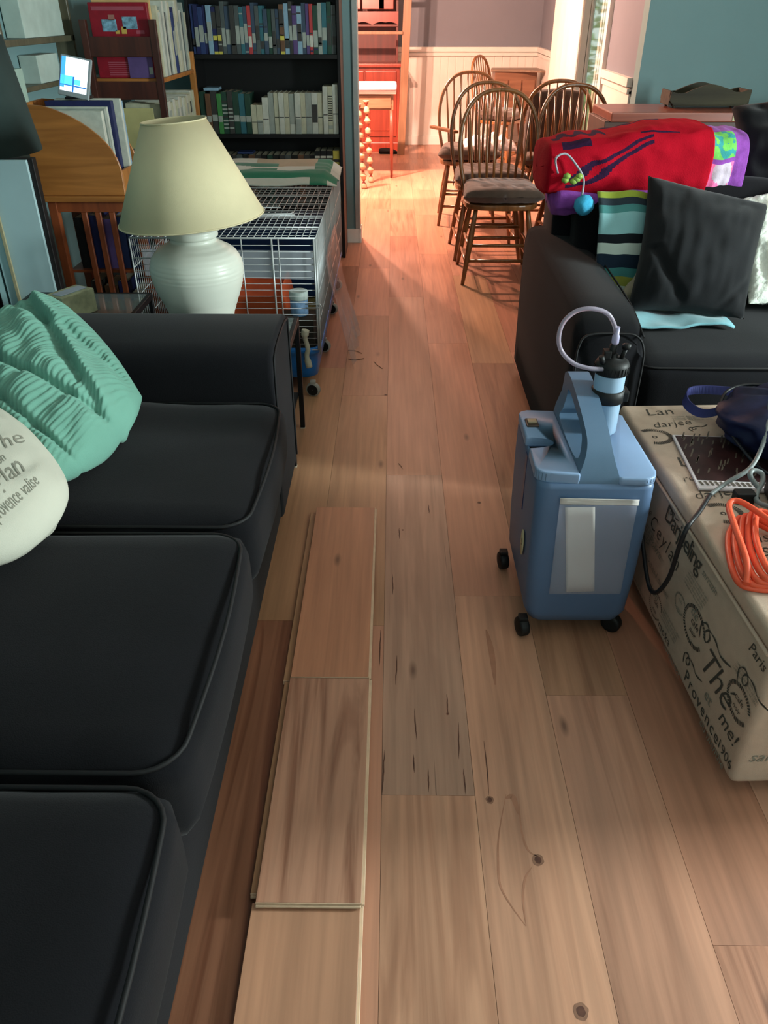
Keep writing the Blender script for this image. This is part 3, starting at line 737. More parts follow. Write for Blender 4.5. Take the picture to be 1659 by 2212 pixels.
for txt, sz, cx, cz, sh, mi in (('1 a', .07, .75, .22, 0, 1), ('Ceylan', .09, 1.0, .30, .3, 1), ('The', .12, 1.25, .18, .4, 1), ('rose', .05, .80, .31, .4, 1), ('Darjeeling', .07, 1.0, .10, .1, 1), ('saison', .04, .74, .12, .3, 2)): text_faces(mb, txt, sz, frontp(cx, cz), mi, sh)
mb.build('body', [m_linen, m_print_dk, m_print], OT, oo)
mb = MB(); mb.box(OX0, OX1+.005, OY0, OY1, .388, OZ, bev=.016, seg=4)
for f in mb.bm.faces: f.smooth = True
def topp(cx, cy, ang=0):
    c, s = math.cos(ang), math.sin(ang)
    return lambda u, v: (cx+(u*c-v*s), cy+(u*s+v*c), OZ+.0012)
TW = [('Lan', .07, .76, 2.03, 6, .2, 1), ('darjee', .055, .77, 1.955, 10, .3, 1), ('valise', .05, .80, 1.80, 12, .4, 1), ('Le', .08, .745, 1.735, -6, 0, 1), ('rose', .045, .725, 1.66, 14, .4, 1), ('darjee', .055, .75, 1.585, 10, .3, 1), ('m', .07, .87, 1.535, 6, .2, 2),
      ('valise', .055, .765, 1.395, 12, .4, 1), ('1906', .06, .78, 1.34, -20, 0, 1), ('darjee', .06, .80, 1.205, 12, .4, 1), ('Ceylan', .06, .95, 1.12, 10, .2, 1), ('saison', .045, 1.0, 1.5, 6, .2, 2), ('&', .08, .91, 1.44, 0, .2, 2), ('The', .09, 1.1, 1.3, 10, .2, 1)]
for txt, sz, cx, cy, an, sh, mi in TW: text_faces(mb, txt, sz*.85, topp(cx, cy, math.radians(an)), mi, sh, bold=-.0004)
for cx, cy, r_ in ((.70, 1.88, .05), (.735, 1.50, .048), (.77, 1.12, .055)):
    ring_faces(mb, 0, 0, r_, r_*.9, topp(cx, cy), 1, .014, 36, .62, -.3, .35); text_faces(mb, 'o', r_*.6, topp(cx, cy), 1)
swirl(topp(.84, 1.92, .3), 1, .5, .003); swirl(topp(.86, 1.30, .1), 1, .7)
for cx, cy in ((.84, 2.0), (.78, 1.69), (.86, 1.25)):
    for q in range(3): text_faces(mb, 'comptoir des thes et cafes', .0105, topp(cx, cy-.010*q), 2, .1)
mb.build('lid', [m_linen, m_print_dk, m_print], OT, oo)
mb = MB(); q = .004
mb.tube([(OX0-.001, OY0+.02, .3885), (OX0-.001, OY1-.02, .3885)], .004, 6); mb.tube([(OX0+.02, OY0-.001, .3885), (OX1, OY0-.001, .3885)], .004, 6); mb.build('lid_piping', m_linen, OT, oo)
for x in (.73, 1.48):
    for y in (1.13, 2.02):
        mb = MB(); mb.lathe([(.022, 0), (.026, .04)], (x, y, 0), 12); mb.build('foot', m_pipe, OT, oo)
OT.location = (1.072, 1.582, 0); OT.rotation_euler = (0, 0, math.radians(2.2))
# ------------------------------------------------------------------ oxygen concentrator
m_cblue = mat('slate_blue_plastic', rgb(82, 106, 138), 0.42, var=.03, bump=.08, bscale=900, spec=.4)
m_cpanel = mat('pale_blue_plastic', rgb(128, 154, 188), 0.38, var=.03, bump=.06, bscale=900, spec=.45)
m_cteal = mat('muted_teal_plastic', rgb(88, 114, 140), 0.45, var=.03, bump=.08, bscale=900)
m_rub = mat('black_rubber', rgb(16, 17, 18), 0.55, var=.1)
OC = thing('oxygen_concentrator', 'blue plastic oxygen concentrator on casters beside the printed ottoman', 'oxygen concentrator', (.475, 1.74, 0)); co = (.475, 1.74, 0)
def rrect(x0, x1, y0, y1, r, n=6):
    P = []
    for cx, cy, a0 in ((x1-r, y1-r, 0), (x0+r, y1-r, 90), (x0+r, y0+r, 180), (x1-r, y0+r, 270)):
        for k in range(n+1):
            a = math.radians(a0+90*k/n); P.append((cx+r*math.cos(a), cy+r*math.sin(a)))
    return P
def loft(secs, mi=0, cap=True):
    mb = MB(); rows = [[mb.bm.verts.new((x, y, z)) for x, y, z in s_] for s_ in secs]
    for A, B in zip(rows[:-1], rows[1:]):
        n = len(A)
        for k in range(n):
            f = mb.bm.faces.new((A[k], A[(k+1) % n], B[(k+1) % n], B[k])); f.material_index = mi; f.smooth = True
    if cap: mb.bm.faces.new(list(reversed(rows[0]))); mb.bm.faces.new(rows[-1])
    return mb
secs = []
for z, dx0, dx1, dy0, dy1, r in ((.045, .035, .035, .03, .02, .03), (.055, .02, .02, .012, .01, .035), (.085, .008, .008, .002, 0, .035), (.20, .003, .003, 0, 0, .032), (.38, 0, 0, .004, 0, .03), (.455, .0, .0, .008, 0, .03), (.470, .004, .004, .012, .004, .03)):
    secs.append([(x, y, z + (0.0 if z < .4 else .0)) for x, y in rrect(.343+dx0, .622-dx1, 1.552+dy0, 1.925-dy1, r)])
loft(secs).build('housing', m_cblue, OC, co)
# sloping shoulder panels on either side of the raised handle spine
def panel(poly, z0, z1, lip, m, name, bump_=.012):
    mb = MB(); mb.prism(poly, 2, z0, z1, bev=bump_, seg=3)
    for v in mb.bm.verts:
        if v.co.z > z0+.004:
            v.co.z += lip*(v.co.y-1.74)
    for f in mb.bm.faces: f.smooth = True
    return mb.build(name, m, OC, co)
def arcpts(cx, cy, r, a0, a1, n=6): return [(cx+r*math.cos(math.radians(a0+(a1-a0)*k/n)), cy+r*math.sin(math.radians(a0+(a1-a0)*k/n))) for k in range(n+1)]
lp = arcpts(.375, 1.605, .035, 180, 270) + [(.425, 1.563), (.428, 1.92)] + arcpts(.365, 1.90, .022, 90, 180)
lp = [p for p in lp]
# notch for the flow meter on the outer edge
notch = [(.341, 1.76), (.385, 1.762)] + arcpts(.385, 1.735, .026, 80, -80, 5) + [(.341, 1.705)]
lp = arcpts(.375, 1.605, .035, 270, 180)[::1]
lp = [(.440, 1.563)] + lp + [(.341, 1.70), (.375, 1.702)] + arcpts(.385, 1.728, .026, -80, 80, 5) + [(.341, 1.756)] + arcpts(.365, 1.90, .022, 180, 90) + [(.440, 1.92)]
panel(lp, .466, .492, -.02, m_cpanel, 'control_panel', .005)
rp_ = [(.525, 1.572)] + [(.535, 1.562)] + arcpts(.588, 1.595, .036, -80, 0) + [(.624, 1.90)] + arcpts(.605, 1.905, .018, 0, 90) + [(.515, 1.92), (.512, 1.63)]
panel(rp_, .466, .484, -.02, m_cpanel, 'shoulder_panel', .006)
mb = MB(); mb.box(.346, .41, 1.705, 1.753, .462, .470, bev=.004); mb.box(.342, .3455, 1.715, 1.742, .30, .46, bev=.0015, seg=1); mb.build('flow_meter', mat('dark_teal_recess', rgb(24, 52, 92), .3), OC, co)
# handle spine: profile in y-z with an opening, widened towards its foot
outer = [(1.585, .40), (1.566, .452), (1.568, .488), (1.60, .545), (1.66, .575), (1.80, .605), (1.885, .612), (1.915, .600), (1.925, .575), (1.926, .40)]
inner = [(1.635, .50), (1.650, .538), (1.70, .556), (1.80, .574), (1.855, .578), (1.868, .565), (1.862, .525), (1.845, .500)]
def spine():
    mb = MB(); bm = mb.bm
    oc = spline([(0, a, b) for a, b in outer], 5); ic = spline([(0, a, b) for a, b in inner], 5, closed=True)
    def wid(z): return .027 + .020*max(0, min(1, (.56-z)/.07))**1.5
    cx = .484
    import mathutils
    polyo = [Vector((p.y, p.z)) for p in oc]; polyi = [Vector((p.y, p.z)) for p in ic]
    tris = mathutils.geometry.tessellate_polygon([[Vector((p.x, p.y, 0)) for p in polyo], [Vector((p.x, p.y, 0)) for p in polyi]])
    allp = polyo+polyi
    for sgn in (-1, 1):
        vs = [bm.verts.new((cx+sgn*wid(p.y), p.x, p.y)) for p in allp]
        for t_ in tris:
            try: bm.faces.new([vs[i] for i in t_])
            except ValueError: pass
        if sgn == -1: A = vs
        else: B = vs
    no = len(polyo)
    for k in range(no): bm.faces.new((A[k], A[(k+1) % no], B[(k+1) % no], B[k]))
    ni = len(polyi)
    for k in range(ni): bm.faces.new((A[no+k], A[no+(k+1) % ni], B[no+(k+1) % ni], B[no+k]))
    es = [e for e in bm.edges if len(e.link_faces) == 2 and e.calc_face_angle(0) > .9]
    bmesh.ops.bevel(bm, geom=es, offset=.005, segments=3, affect='EDGES')
    return mb
o = spine().build('carry_handle', m_cteal, OC, co)
for p in o.data.polygons: p.use_smooth = True
o.data.set_sharp_from_angle(angle=.75)
mb = MB(); mb.box(.462, .508, 1.63, 1.86, .470, .492, bev=.008); mb.build('grip_recess', m_cpanel, OC, co)
# controls
mb = MB(); mb.box(.352, .384, 1.815, 1.862, .486, .4945, bev=.003); sw = mb.build('power_switch', mat('dark_bronze_switch', rgb(60, 52, 46), .4), OC, co)
mb = MB(); mb.box(.356, .380, 1.828, 1.850, .494, .500, bev=.003); mb.build('rocker', mat('tan_switch', rgb(168, 150, 122), .3), sw, co)
mb = MB()
for k in range(3): mb.lathe([(.0035, 0), (.0035, .002)], (.363+.006*(k % 2), 1.877+.012*k, .486), 10)
mb.box(.355, .380, 1.872, 1.908, .4845, .4868, mi=1)
mb.build('indicator_lights', [m_rub, mat('grey_blue_label', rgb(120, 134, 160), .5)], OC, co)
mb = MB()
M = Matrix.Translation((.3415, 1.655, .24)) @ Matrix.Rotation(-PI/2, 4, 'Y')
mb.lathe([(.0, .001), (.026, .001), (.026, 0)], (0, 0, 0), 28)
for v in mb.bm.verts: v.co = M @ Vector((v.co.x*1.45, v.co.y*.8, v.co.z))
text_faces(mb, '5', .028, lambda u, v: (.3395, 1.655-u, .24+v), 1)
mb.build('round_sticker', [mat('yellowed_label', rgb(196, 186, 150), .6), m_print_dk], OC, co)
def caster(x, y, rz, parent, off, r=.025, w=.020, m1=None, m2=None, hub=.5):
    mb = MB(); c, s_ = math.cos(rz), math.sin(rz); R = Matrix.Rotation(rz, 3, 'Z') @ Matrix.Rotation(PI/2, 3, 'Y')
    mb.lathe([(r*.55, -w/2), (r*.92, -w/2), (r, -w*.3), (r, w*.3), (r*.92, w/2), (r*.55, w/2)], (x, y, r), 22, mi=0, rot=R)
    mb.lathe([(r*hub, -w/2-.001), (.001, -w/2-.001)], (x, y, r), 16, mi=1, cap=False, rot=R); mb.lathe([(.001, w/2+.001), (r*hub, w/2+.001)], (x, y, r), 16, mi=1, cap=False, rot=R)
    wh = mb.build('caster', [m1 or m_rub, m2 or m_rub], parent, off)
    mb = MB(); mb.tube([(x, y, r*1.0), (x, y, r*2.1)], .007, 8); mb.box(x-.012, x+.012, y-.012, y+.012, r*1.9, r*2.3, bev=.003); mb.build('fork', m1 or m_rub, wh, off)
for x, y, a in ((.350, 1.572, .25), (.590, 1.590, .9), (.334, 1.865, .15), (.61, 1.89, .1)): caster(x, y, a, OC, co, .027, .024)
# humidifier bottle, strap and tube are clipped to it
m_clear = mat('clear_plastic', (.80, .90, .98), .08, trans=.9, var=0, ior=1.3)
m_water = mat('frosted_bottle', rgb(176, 206, 232), .25, var=.04, trans=.35, ior=1.3)
BX, BY = .540, 1.80
hb = thing('humidifier_bottle', 'clear humidifier bottle with black ribbed lid strapped to the concentrator', 'bottle', (BX, BY, .487)); ho = (BX, BY, .487)
mb = MB(); mb.lathe([(.030, .488), (.036, .494), (.0365, .56), (.0365, .60), (.0375, .662), (.034, .668)], (BX, BY, 0), 32); mb.build('jar', m_water, hb, ho)
mb = MB(); mb.lathe([(.0365, .575), (.041, .577), (.041, .607), (.0365, .609)], (BX, BY, 0), 32, cap=False); mb.box(BX+.03, BX+.05, BY-.02, BY+.02, .578, .606, bev=.004); mb.build('strap', m_rub, hb, ho)
mb = MB(); mb.lathe([(.040, .650), (.0415, .655), (.0415, .672), (.038, .680), (.030, .686), (.010, .690), (.010, .698), (.006, .70)], (BX, BY, 0), 32)
for k in range(28):
    a = 2*PI*k/28; mb.box(-.0012, .0012, .040, .043, .655, .671, M=Matrix.Translation((BX, BY, 0)) @ Matrix.Rotation(a, 4, 'Z'))
lid = mb.build('lid', m_rub, hb, ho)
mb = MB(); mb.tube([(BX-.004, BY, .69), (BX-.004, BY, .722)], .009, 10); mb.tube([(BX+.018, BY-.005, .685), (BX+.024, BY-.008, .715)], .006, 8); mb.lathe([(.010, .713), (.011, .724), (.004, .727)], (BX+.025, BY-.008, 0), 10); mb.tube([(BX-.03, BY-.02, .682), (BX-.036, BY-.022, .70)], .007, 8); mb.box(BX-.026, BX-.008, BY-.012, BY+.012, .686, .708, bev=.003); mb.build('port', m_rub, lid, ho)
m_tube = mat('clear_vinyl_tube', rgb(196, 186, 204), .12, trans=.55, var=.03, ior=1.35)
mb = MB(); mb.tube(spline([(.518, 1.775, .668), (.478, 1.77, .672), (.440, 1.775, .682), (.410, 1.78, .708), (.397, 1.78, .742), (.404, 1.785, .780), (.432, 1.79, .806), (.470, 1.79, .812), (.508, 1.795, .798), (.530, 1.80, .768), (.538, 1.80, .742)], 8), .0055, 10)
o = mb.build('oxygen_tube', m_tube); tag(o, 'clear vinyl tube looping from the side to the top of the humidifier lid', 'tube')
mb = MB(); mb.lathe([(.0065, .722), (.009, .726), (.009, .742), (.0065, .747), (.0065, .765)], (.538, 1.80, 0), 14)
mb.build('connector', mat('lilac_connector', rgb(186, 182, 214), .3, trans=.3), o)
# pouch with folded paper on the front
PO = thing('document_pouch', 'clear zip pouch with a folded paper taped to the front of the blue concentrator', 'pouch', (.49, 1.55, .16))
mfilm = mat('clear_film', rgb(190, 190, 205), .18, var=.05, alpha=.22, spec=.6)
def fy(z): return 1.5535 + (.006 if z > .38 else 0) if False else 1.5495 + max(0, z-.2)*.018
def fq(mb, pts, mi=0, dy=0): 
    n = 10
    (x0, z0), (x1, z1), (x2, z2), (x3, z3) = pts   # tl tr br bl
    def fn(u, v):
        xa, za = x0+(x1-x0)*u, z0+(z1-z0)*u; xb, zb = x3+(x2-x3)*u, z3+(z2-z3)*u
        x, z = xa+(xb-xa)*v, za+(zb-za)*v
        return (x, fy(z)-dy-.0015*abs(sn(u*3+dy*900, v*4)), z)
    mb.grid(fn, n, n, mi)
mb = MB(); fq(mb, ((.397, .436), (.580, .433), (.582, .158), (.402, .156)), dy=.0035); mb.build('sleeve', mfilm, PO, (.49, 1.55, .16), solid=.0004)
mb = MB(); fq(mb, ((.396, .440), (.582, .437), (.582, .420), (.397, .423)), dy=.0045); mb.build('tape_strip', mat('matte_tape', rgb(206, 200, 196), .5, alpha=.9), PO, (.49, 1.55, .16), solid=.0004)
mb = MB(); fq(mb, ((.412, .412), (.482, .414), (.516, .164), (.446, .160)), dy=.0012); mb.build('folded_paper', mat('white_paper', rgb(222, 216, 208), .8, var=.02), PO, (.49, 1.55, .16), solid=.0006)

# ------------------------------------------------------------------ on the ottoman
ZT = OZ+.001
mb = MB()
M = Matrix.Translation((.735, 1.595, ZT+.002)) @ Matrix.Rotation(math.radians(-4), 4, 'Z')
mb.box(0, .22, 0, .28, 0, .006, mi=0, bev=.001, seg=1, M=M)
def mgp(u, v): return tuple(M @ Vector((.11+u, .14+v, .0072)))
rr_ = random.Random(5)
mb.hexa([tuple(M @ Vector(p)) for p in ((.006, .04, .0061), (.214, .04, .0061), (.214, .274, .0061), (.006, .274, .0061), (.006, .04, .0068), (.214, .04, .0068), (.214, .274, .0068), (.006, .274, .0068))], mi=1)
for k in range(46):
    x = rr_.uniform(-.10, .06); y = rr_.uniform(-.08, .12); L_ = rr_.uniform(.02, .05)
    q = [mb.bm.verts.new(mgp(*p)) for p in ((x, y), (x+.006, y+.004), (x+L_*.4+.004, y+L_), (x+L_*.4, y+L_))]; f = mb.bm.faces.new(q); f.material_index = 2
text_faces(mb, 'NATURE WALKS', .022, lambda u, v: tuple(M @ Vector((.11+u, .02+v, .0072))), 3, 0, .001) if False else None
for k in range(16):
    q = [mb.bm.verts.new(mgp(*p)) for p in ((-.1+k*.0125, -.125), (-.094+k*.0125, -.125), (-.098+k*.0125, -.105), (-.104+k*.0125, -.105))]; f = mb.bm.faces.new(q); f.material_index = 2
o = mb.build('magazine', [mat('magazine_pages', rgb(206, 198, 200), .5), mat('dark_maroon_cover', rgb(46, 26, 26), .35, var=.4, vscale=20), mat('grey_cover_print', rgb(88, 80, 70), .45, var=.2), m_white])
tag(o, 'dark covered magazine lying on the printed ottoman', 'magazine')
m_navy = mat('navy_nylon', rgb(22, 27, 58), .6, var=.45, vscale=8, bump=.6, bscale=50, spec=.3)
m_str = mat('indigo_strap', rgb(40, 44, 96), .6, var=.2)
BG = thing('shoulder_bag', 'slumped navy nylon bag with a looped strap on the far end of the ottoman', 'bag', (1.05, 1.83, ZT)); bo = (1.05, 1.83, ZT)
mb = MB()
def bagf(u, v):
    th = 2*PI*u; ph = PI*v
    cx, cy = math.cos(th), math.sin(th)
    r = abs(math.sin(ph))**.6
    k = 1+.14*sn(cx*1.6, cy*1.6, ph*1.2)+.09*sn(cx*4, cy*4, ph*3)-.04*abs(sn(cx*7, cy*7, ph*5))
    z = .075 - .075*math.cos(ph) if False else .065*(1-math.copysign(abs(math.cos(ph))**.8, math.cos(ph)))
    return (1.07+.215*cx*r*k, 1.83+.19*cy*r*k, ZT+.002+z*(1+.15*sn(cx*3, cy*3, 5)))
mb.grid(bagf, 64, 40, wrapu=True); bmesh.ops.remove_doubles(mb.bm, verts=mb.bm.verts, dist=1e-5)
mb.build('body', m_navy, BG, bo, smooth=True)
def ribbon(pts, wdt, m, name, parent, off, th=.003, up=(0, 0, 1)):
    P = spline(pts, 8); mb = MB(); rows = []
    for i, p in enumerate(P):
        t = (P[min(i+1, len(P)-1)]-P[max(i-1, 0)]).normalized(); s_ = t.cross(Vector(up))
        if s_.length < .05: s_ = Vector((1, 0, 0))
        s_.normalize(); n_ = s_.cross(t).normalized()
        a = math.sin(i*.12)*.5; d = (Vector(up)*math.cos(a)+s_*math.sin(a)).normalized()
        rows.append([mb.bm.verts.new(q) for q in (p-d*wdt/2-n_*0, p+d*wdt/2, p+d*wdt/2+s_*th, p-d*wdt/2+s_*th)])
    for A, B in zip(rows[:-1], rows[1:]):
        for k in range(4): mb.bm.faces.new((A[k], A[(k+1) % 4], B[(k+1) % 4], B[k]))
    mb.bm.faces.new(rows[0]); mb.bm.faces.new(rows[-1])
    return mb.build(name, m, parent, off)
ribbon([(.93, 1.93, .50), (.865, 1.96, .462), (.835, 2.02, .462), (.845, 2.065, .478), (.89, 2.075, .483), (.97, 2.05, .49), (1.06, 2.02, .50), (1.16, 1.99, .49)], .024, m_str, 'strap', BG, bo)
mb = MB(); mb.box(.90, .95, 1.90, 1.935, .485, .497, bev=.005, M=Matrix.Translation((.0, 0, 0))); mb.build('strap_buckle', m_rub, BG, bo)
mb = MB(); mb.box(-.011, .011, -.006, .006, 0, .004, bev=.001, M=Matrix.Translation((1.0, 1.86, .575)) @ Matrix.Rotation(.4, 4, 'Y')); mb.build('zip_pull', mat('silver_zip', rgb(220, 225, 225), .25, metal=.8), BG, bo)
# power cord: hangs from behind the concentrator and climbs over the ottoman
m_cord = mat('grey_power_cord', rgb(120, 126, 126), .45, var=.05)
m_cordk = mat('black_power_cord', rgb(26, 28, 32), .45, var=.05)
PC = thing('power_cord', 'thick cord sagging beside the concentrator and rising over the ottoman onto the navy bag', 'cord', (.655, 1.6, .19)); po = (.655, 1.6, .19)
mb = MB(); mb.tube(spline([(.627, 1.86, .33), (.640, 1.80, .36), (.645, 1.72, .33), (.648, 1.63, .24), (.650, 1.55, .185), (.652, 1.50, .20), (.653, 1.455, .28), (.650, 1.435, .38), (.660, 1.44, .435), (.70, 1.49, .441), (.745, 1.555, .447)], 8), .0055, 8); mb.build('black_length', m_cordk, PC, po)
mb = MB(); mb.tube(spline([(.745, 1.555, .447), (.80, 1.60, .455), (.86, 1.63, .478), (.90, 1.68, .51), (.925, 1.73, .545), (.96, 1.82, .575), (.99, 1.88, .585), (1.06, 1.91, .59), (1.2, 1.93, .58), (1.35, 1.9, .53), (1.5, 1.86, .46)], 8), .0055, 8); mb.build('grey_length', m_cord, PC, po)
mb = MB(); mb.tube(spline([(1.02, 1.99, .535), (.97, 2.0, .53), (.92, 1.98, .52), (.885, 1.92, .505), (.875, 1.84, .49), (.88, 1.74, .475), (.905, 1.67, .455), (.95, 1.62, .444), (1.02, 1.59, .442), (1.12, 1.585, .442), (1.25, 1.62, .442)], 8), .0042, 8)
o = mb.build('thin_cable', m_cordk); tag(o, 'thin dark cable curling round the left side of the navy bag', 'cable')
mb = MB(); mb.box(.80, .845, 1.535, 1.565, ZT, ZT+.028, bev=.005); mb.box(.845, .856, 1.541, 1.545, ZT+.012, ZT+.016); mb.box(.845, .856, 1.555, 1.559, ZT+.012, ZT+.016)
o = mb.build('plug', m_rub); tag(o, 'small black plug lying on the ottoman by the magazine', 'plug')
LP = thing('laptop', 'grey device with black sides on the ottoman at the right edge of the picture', 'laptop', (1.0, 1.42, ZT)); lo = (1.0, 1.42, ZT)
M = Matrix.Translation((.845, 1.30, ZT)) @ Matrix.Rotation(math.radians(-8), 4, 'Z')
mb = MB(); mb.box(0, .30, 0, .30, .001, .052, bev=.008, M=M); mb.build('case', m_rub, LP, lo)
mb = MB(); mb.box(.004, .30, .03, .302, .052, .064, bev=.005, M=M); mb.box(.012, .29, .045, .047, .064, .0652, mi=1, M=M); mb.build('top_cover', [mat('grey_lid', rgb(112, 124, 124), .3, var=.03), m_white], LP, lo)
mb = MB(); mb.tube(spline([(.86, 1.565, .46), (.845, 1.59, .478), (.855, 1.605, .485), (.875, 1.60, .48), (.872, 1.58, .47), (.85, 1.55, .455), (.843, 1.52, .45), (.86, 1.48, .46)], 8), .006, 8)
o = mb.build('charger_cable', m_cord); tag(o, 'short pale grey cable bent round the corner of the grey device', 'cable')
m_or = mat('orange_cord', rgb(232, 92, 60), .4, var=.06)
mb = MB()
loops = []
for k in range(5):
    e = .012*k; z = ZT+.007+.009*k
    loops += [(.775+e*.8, 1.46-e*.4, z), (.735+e, 1.40, z), (.705+e, 1.31, z), (.695+e, 1.235-e*.4, z), (.725+e, 1.215, z-.002), (.80+e, 1.205+e*.5, z), (.93, 1.17+e, z), (1.03-e, 1.16+e, z), (1.06, 1.20+e, z+.002), (.98, 1.25+e*.6, z+.004), (.86, 1.37+e*.3, z+.006)]
mb.tube(spline(loops, 8), .0068, 9)
mb.tube(spline([(.84, 1.27, ZT+.05), (.80, 1.37, ZT+.062), (.765, 1.45, ZT+.062), (.738, 1.44, ZT+.058), (.722, 1.36, ZT+.055), (.712, 1.26, ZT+.04), (.70, 1.215, ZT+.018)], 8), .0068, 9)
o = mb.build('extension_cord', m_or); tag(o, 'coiled orange extension cord on the ottoman', 'extension cord')

# ------------------------------------------------------------------ loose boards along the sofa
def board_obj(x0, x1, y0, y1, z0, tone, st, label, seed):
    root = thing('floor_board', label, 'floor board', (x0, y0, z0), 0, 'loose floor boards laid end to end beside the left sofa'); T = .0135
    bm = bmesh.new(); cl = bm.loops.layers.float_color.new('board'); s2 = bm.loops.layers.float_color.new('seed')
    mb = MB(); mb.bm = bm
    mb.box(x0, x1, y0, y1, z0+.004, z0+T, bev=.001, seg=1)
    for f in bm.faces:
        for l in f.loops: l[cl] = (*tone, st); l[s2] = (seed, seed*.37 % 1, .05, 1)
    mb.build('wear_layer', m_plank, root, (x0, y0, z0))
    m_core = mat('pale_plywood_core', rgb(206, 178, 150), .7, var=.1, vscale=40)
    mb = MB(); mb.box(x0, x1, y0, y1, z0, z0+.004); mb.build('backing', m_core, root, (x0, y0, z0))
    mb = MB(); mb.box(x1, x1+.006, y0, y1, z0+.003, z0+.0085, bev=.001, seg=1); mb.box(x1-.0006, x1+.0012, y0, y1, z0, z0+T-.0008); mb.build('side_tongue', m_core, root, (x0, y0, z0))
    mb = MB(); mb.box(x0, x1, y0-.005, y0, z0+.003, z0+.0085, bev=.001, seg=1); mb.box(x0, x1, y0-.001, y0+.0006, z0, z0+T-.0008); mb.build('end_tongue', m_core, root, (x0, y0, z0))
    return root
TH = .0135
board_obj(-.252, -.052, -.35, .812, .0005, rgb(192, 142, 112), .1, 'nearest loose floor board beside the sofa, even straw-coloured grain', .31)
board_obj(-.244, -.050, .785+.02, 1.375, .0005+TH, rgb(186, 138, 112), .85, 'middle loose floor board beside the sofa, streaked with dark brown heartwood', .77)
board_obj(-.258, -.060, .83, 1.375, .0005, rgb(170, 130, 96), .2, 'loose floor board hidden under the streaked middle board, only its pale edge showing', .13)
board_obj(-.243, -.052, 1.378, 2.15, .0005+TH, rgb(190, 132, 100), .12, 'farthest loose floor board beside the sofa, plain reddish tan with one tiny knot', .52)
board_obj(-.262, -.064, 1.378, 2.14, .0005, rgb(170, 130, 96), .2, 'loose floor board lying under the farthest plain board', .63)
# knots with drawn-out grain set in the floor (flush inlays of darker wood)
m_knot = mat('knot_wood', rgb(84, 52, 40), .5, var=.35, vscale=60)
m_knot2 = mat('knot_ring', rgb(134, 96, 76), .5, var=.2, vscale=60)
m_knot3 = mat('feather_grain', rgb(160, 112, 88), .5, var=.12, vscale=(30))
fl = bpy.data.objects['floor']
bmf = bmesh.new(); bmf.from_mesh(fl.data)
for m in (m_knot, m_knot2, m_knot3): fl.data.materials.append(m)
def blob(cx, cy, rx, ry, mi, z=.0003, seed=0, n=26, rot=0):
    vs = []
    for k in range(n):
        a = 2*PI*k/n; r = 1+.16*sn(math.cos(a)*2+seed, math.sin(a)*2, seed); x, y = rx*r*math.cos(a), ry*r*math.sin(a)
        vs.append(bmf.verts.new((cx+x*math.cos(rot)-y*math.sin(rot), cy+x*math.sin(rot)+y*math.cos(rot), z)))
    f = bmf.faces.new(vs); f.material_index = mi
def streak(x0, y0, x1, y1, w0, mi=2, z=.00035):
    n = 10; L = []; R_ = []
    for k in range(n+1):
        t = k/n; x = x0+(x1-x0)*t+.0016*sn(t*6+x0*50, y0); y = y0+(y1-y0)*t; ww = w0*(.1+math.sin(PI*min(1, t*1.0))**.8)
        L.append(bmf.verts.new((x-ww/2, y, z))); R_.append(bmf.verts.new((x+ww/2, y, z)))
    for k in range(n):
        f = bmf.faces.new((L[k], R_[k], R_[k+1], L[k+1])); f.material_index = mi
def flp(px, py):
    d = Vector(((px-829.5)/F_, -(py-1106)/F_, -1)); d.rotate(cam.rotation_euler); t = -1.4/d.z; return d.x*t, d.y*t
for px, py, r1 in ((1058, 1728, .0065), (1162, 1858, .0085), (1255, 2185, .0095), (1035, 1086, .005), (967, 1542, .003), (833, 853, .006), (870, 1145, .003)):
    x, y = flp(px, py); blob(x, y, r1*1.35, r1*1.5, 3, .0003, px); blob(x, y, r1*.8, r1*.9, 2, .0004, py)
def pline(P, w0, mi, z=.0003):
    Q = spline([(*flp(a, b), 0) for a, b in P], 6); n = len(Q)-1; L = []; R_ = []
    for k, q in enumerate(Q):
        t = (Q[min(k+1, n)]-Q[max(k-1, 0)]).normalized(); s_ = Vector((-t.y, t.x, 0))*w0/2*(.25+math.sin(PI*k/n))
        L.append(bmf.verts.new((q.x-s_.x, q.y-s_.y, z))); R_.append(bmf.verts.new((q.x+s_.x, q.y+s_.y, z)))
    for k in range(n): f = bmf.faces.new((L[k], R_[k], R_[k+1], L[k+1])); f.material_index = mi
pline([(1093, 1716), (1078, 1800), (1076, 1860), (1080, 1910), (1100, 1950), (1136, 2000)], .0035, 4)
pline([(1120, 1716), (1126, 1790), (1140, 1835), (1162, 1850)], .0035, 4); pline([(1150, 1872), (1134, 1900), (1130, 1945), (1137, 2000)], .0035, 4)
pline([(1092, 1725), (1108, 1722), (1120, 1760)], .010, 4)
pline([(1045, 1600), (1052, 1660), (1056, 1718)], .0022, 2)
for a in (((830, 1620), (826, 1716)), ((1001, 1660), (1006, 1716)), ((858, 1415), (855, 1480)), ((965, 1500), (968, 1545)), ((925, 1660), (926, 1712)), ((848, 1240), (849, 1285)), ((895, 1530), (900, 1600)), ((862, 1140), (863, 1165)), ((926, 1090), (927, 1110)), ((893, 1630), (895, 1670)), ((990, 1560), (992, 1640)), ((822, 1360), (820, 1440))):
    (a0, b0), (a1, b1) = a; x0, y0 = flp(a0, b0); x1, y1 = flp(a1, b1); streak(x0, y0, x1, y1, .003)
pline([(1050, 1360), (1062, 1410), (1070, 1480)], .012, 4)
for P in (((812, 780), (824, 796)), ((750, 757), (780, 762)), ((753, 775), (785, 777))): 
    pass
bmf.to_mesh(fl.data); bmf.free()
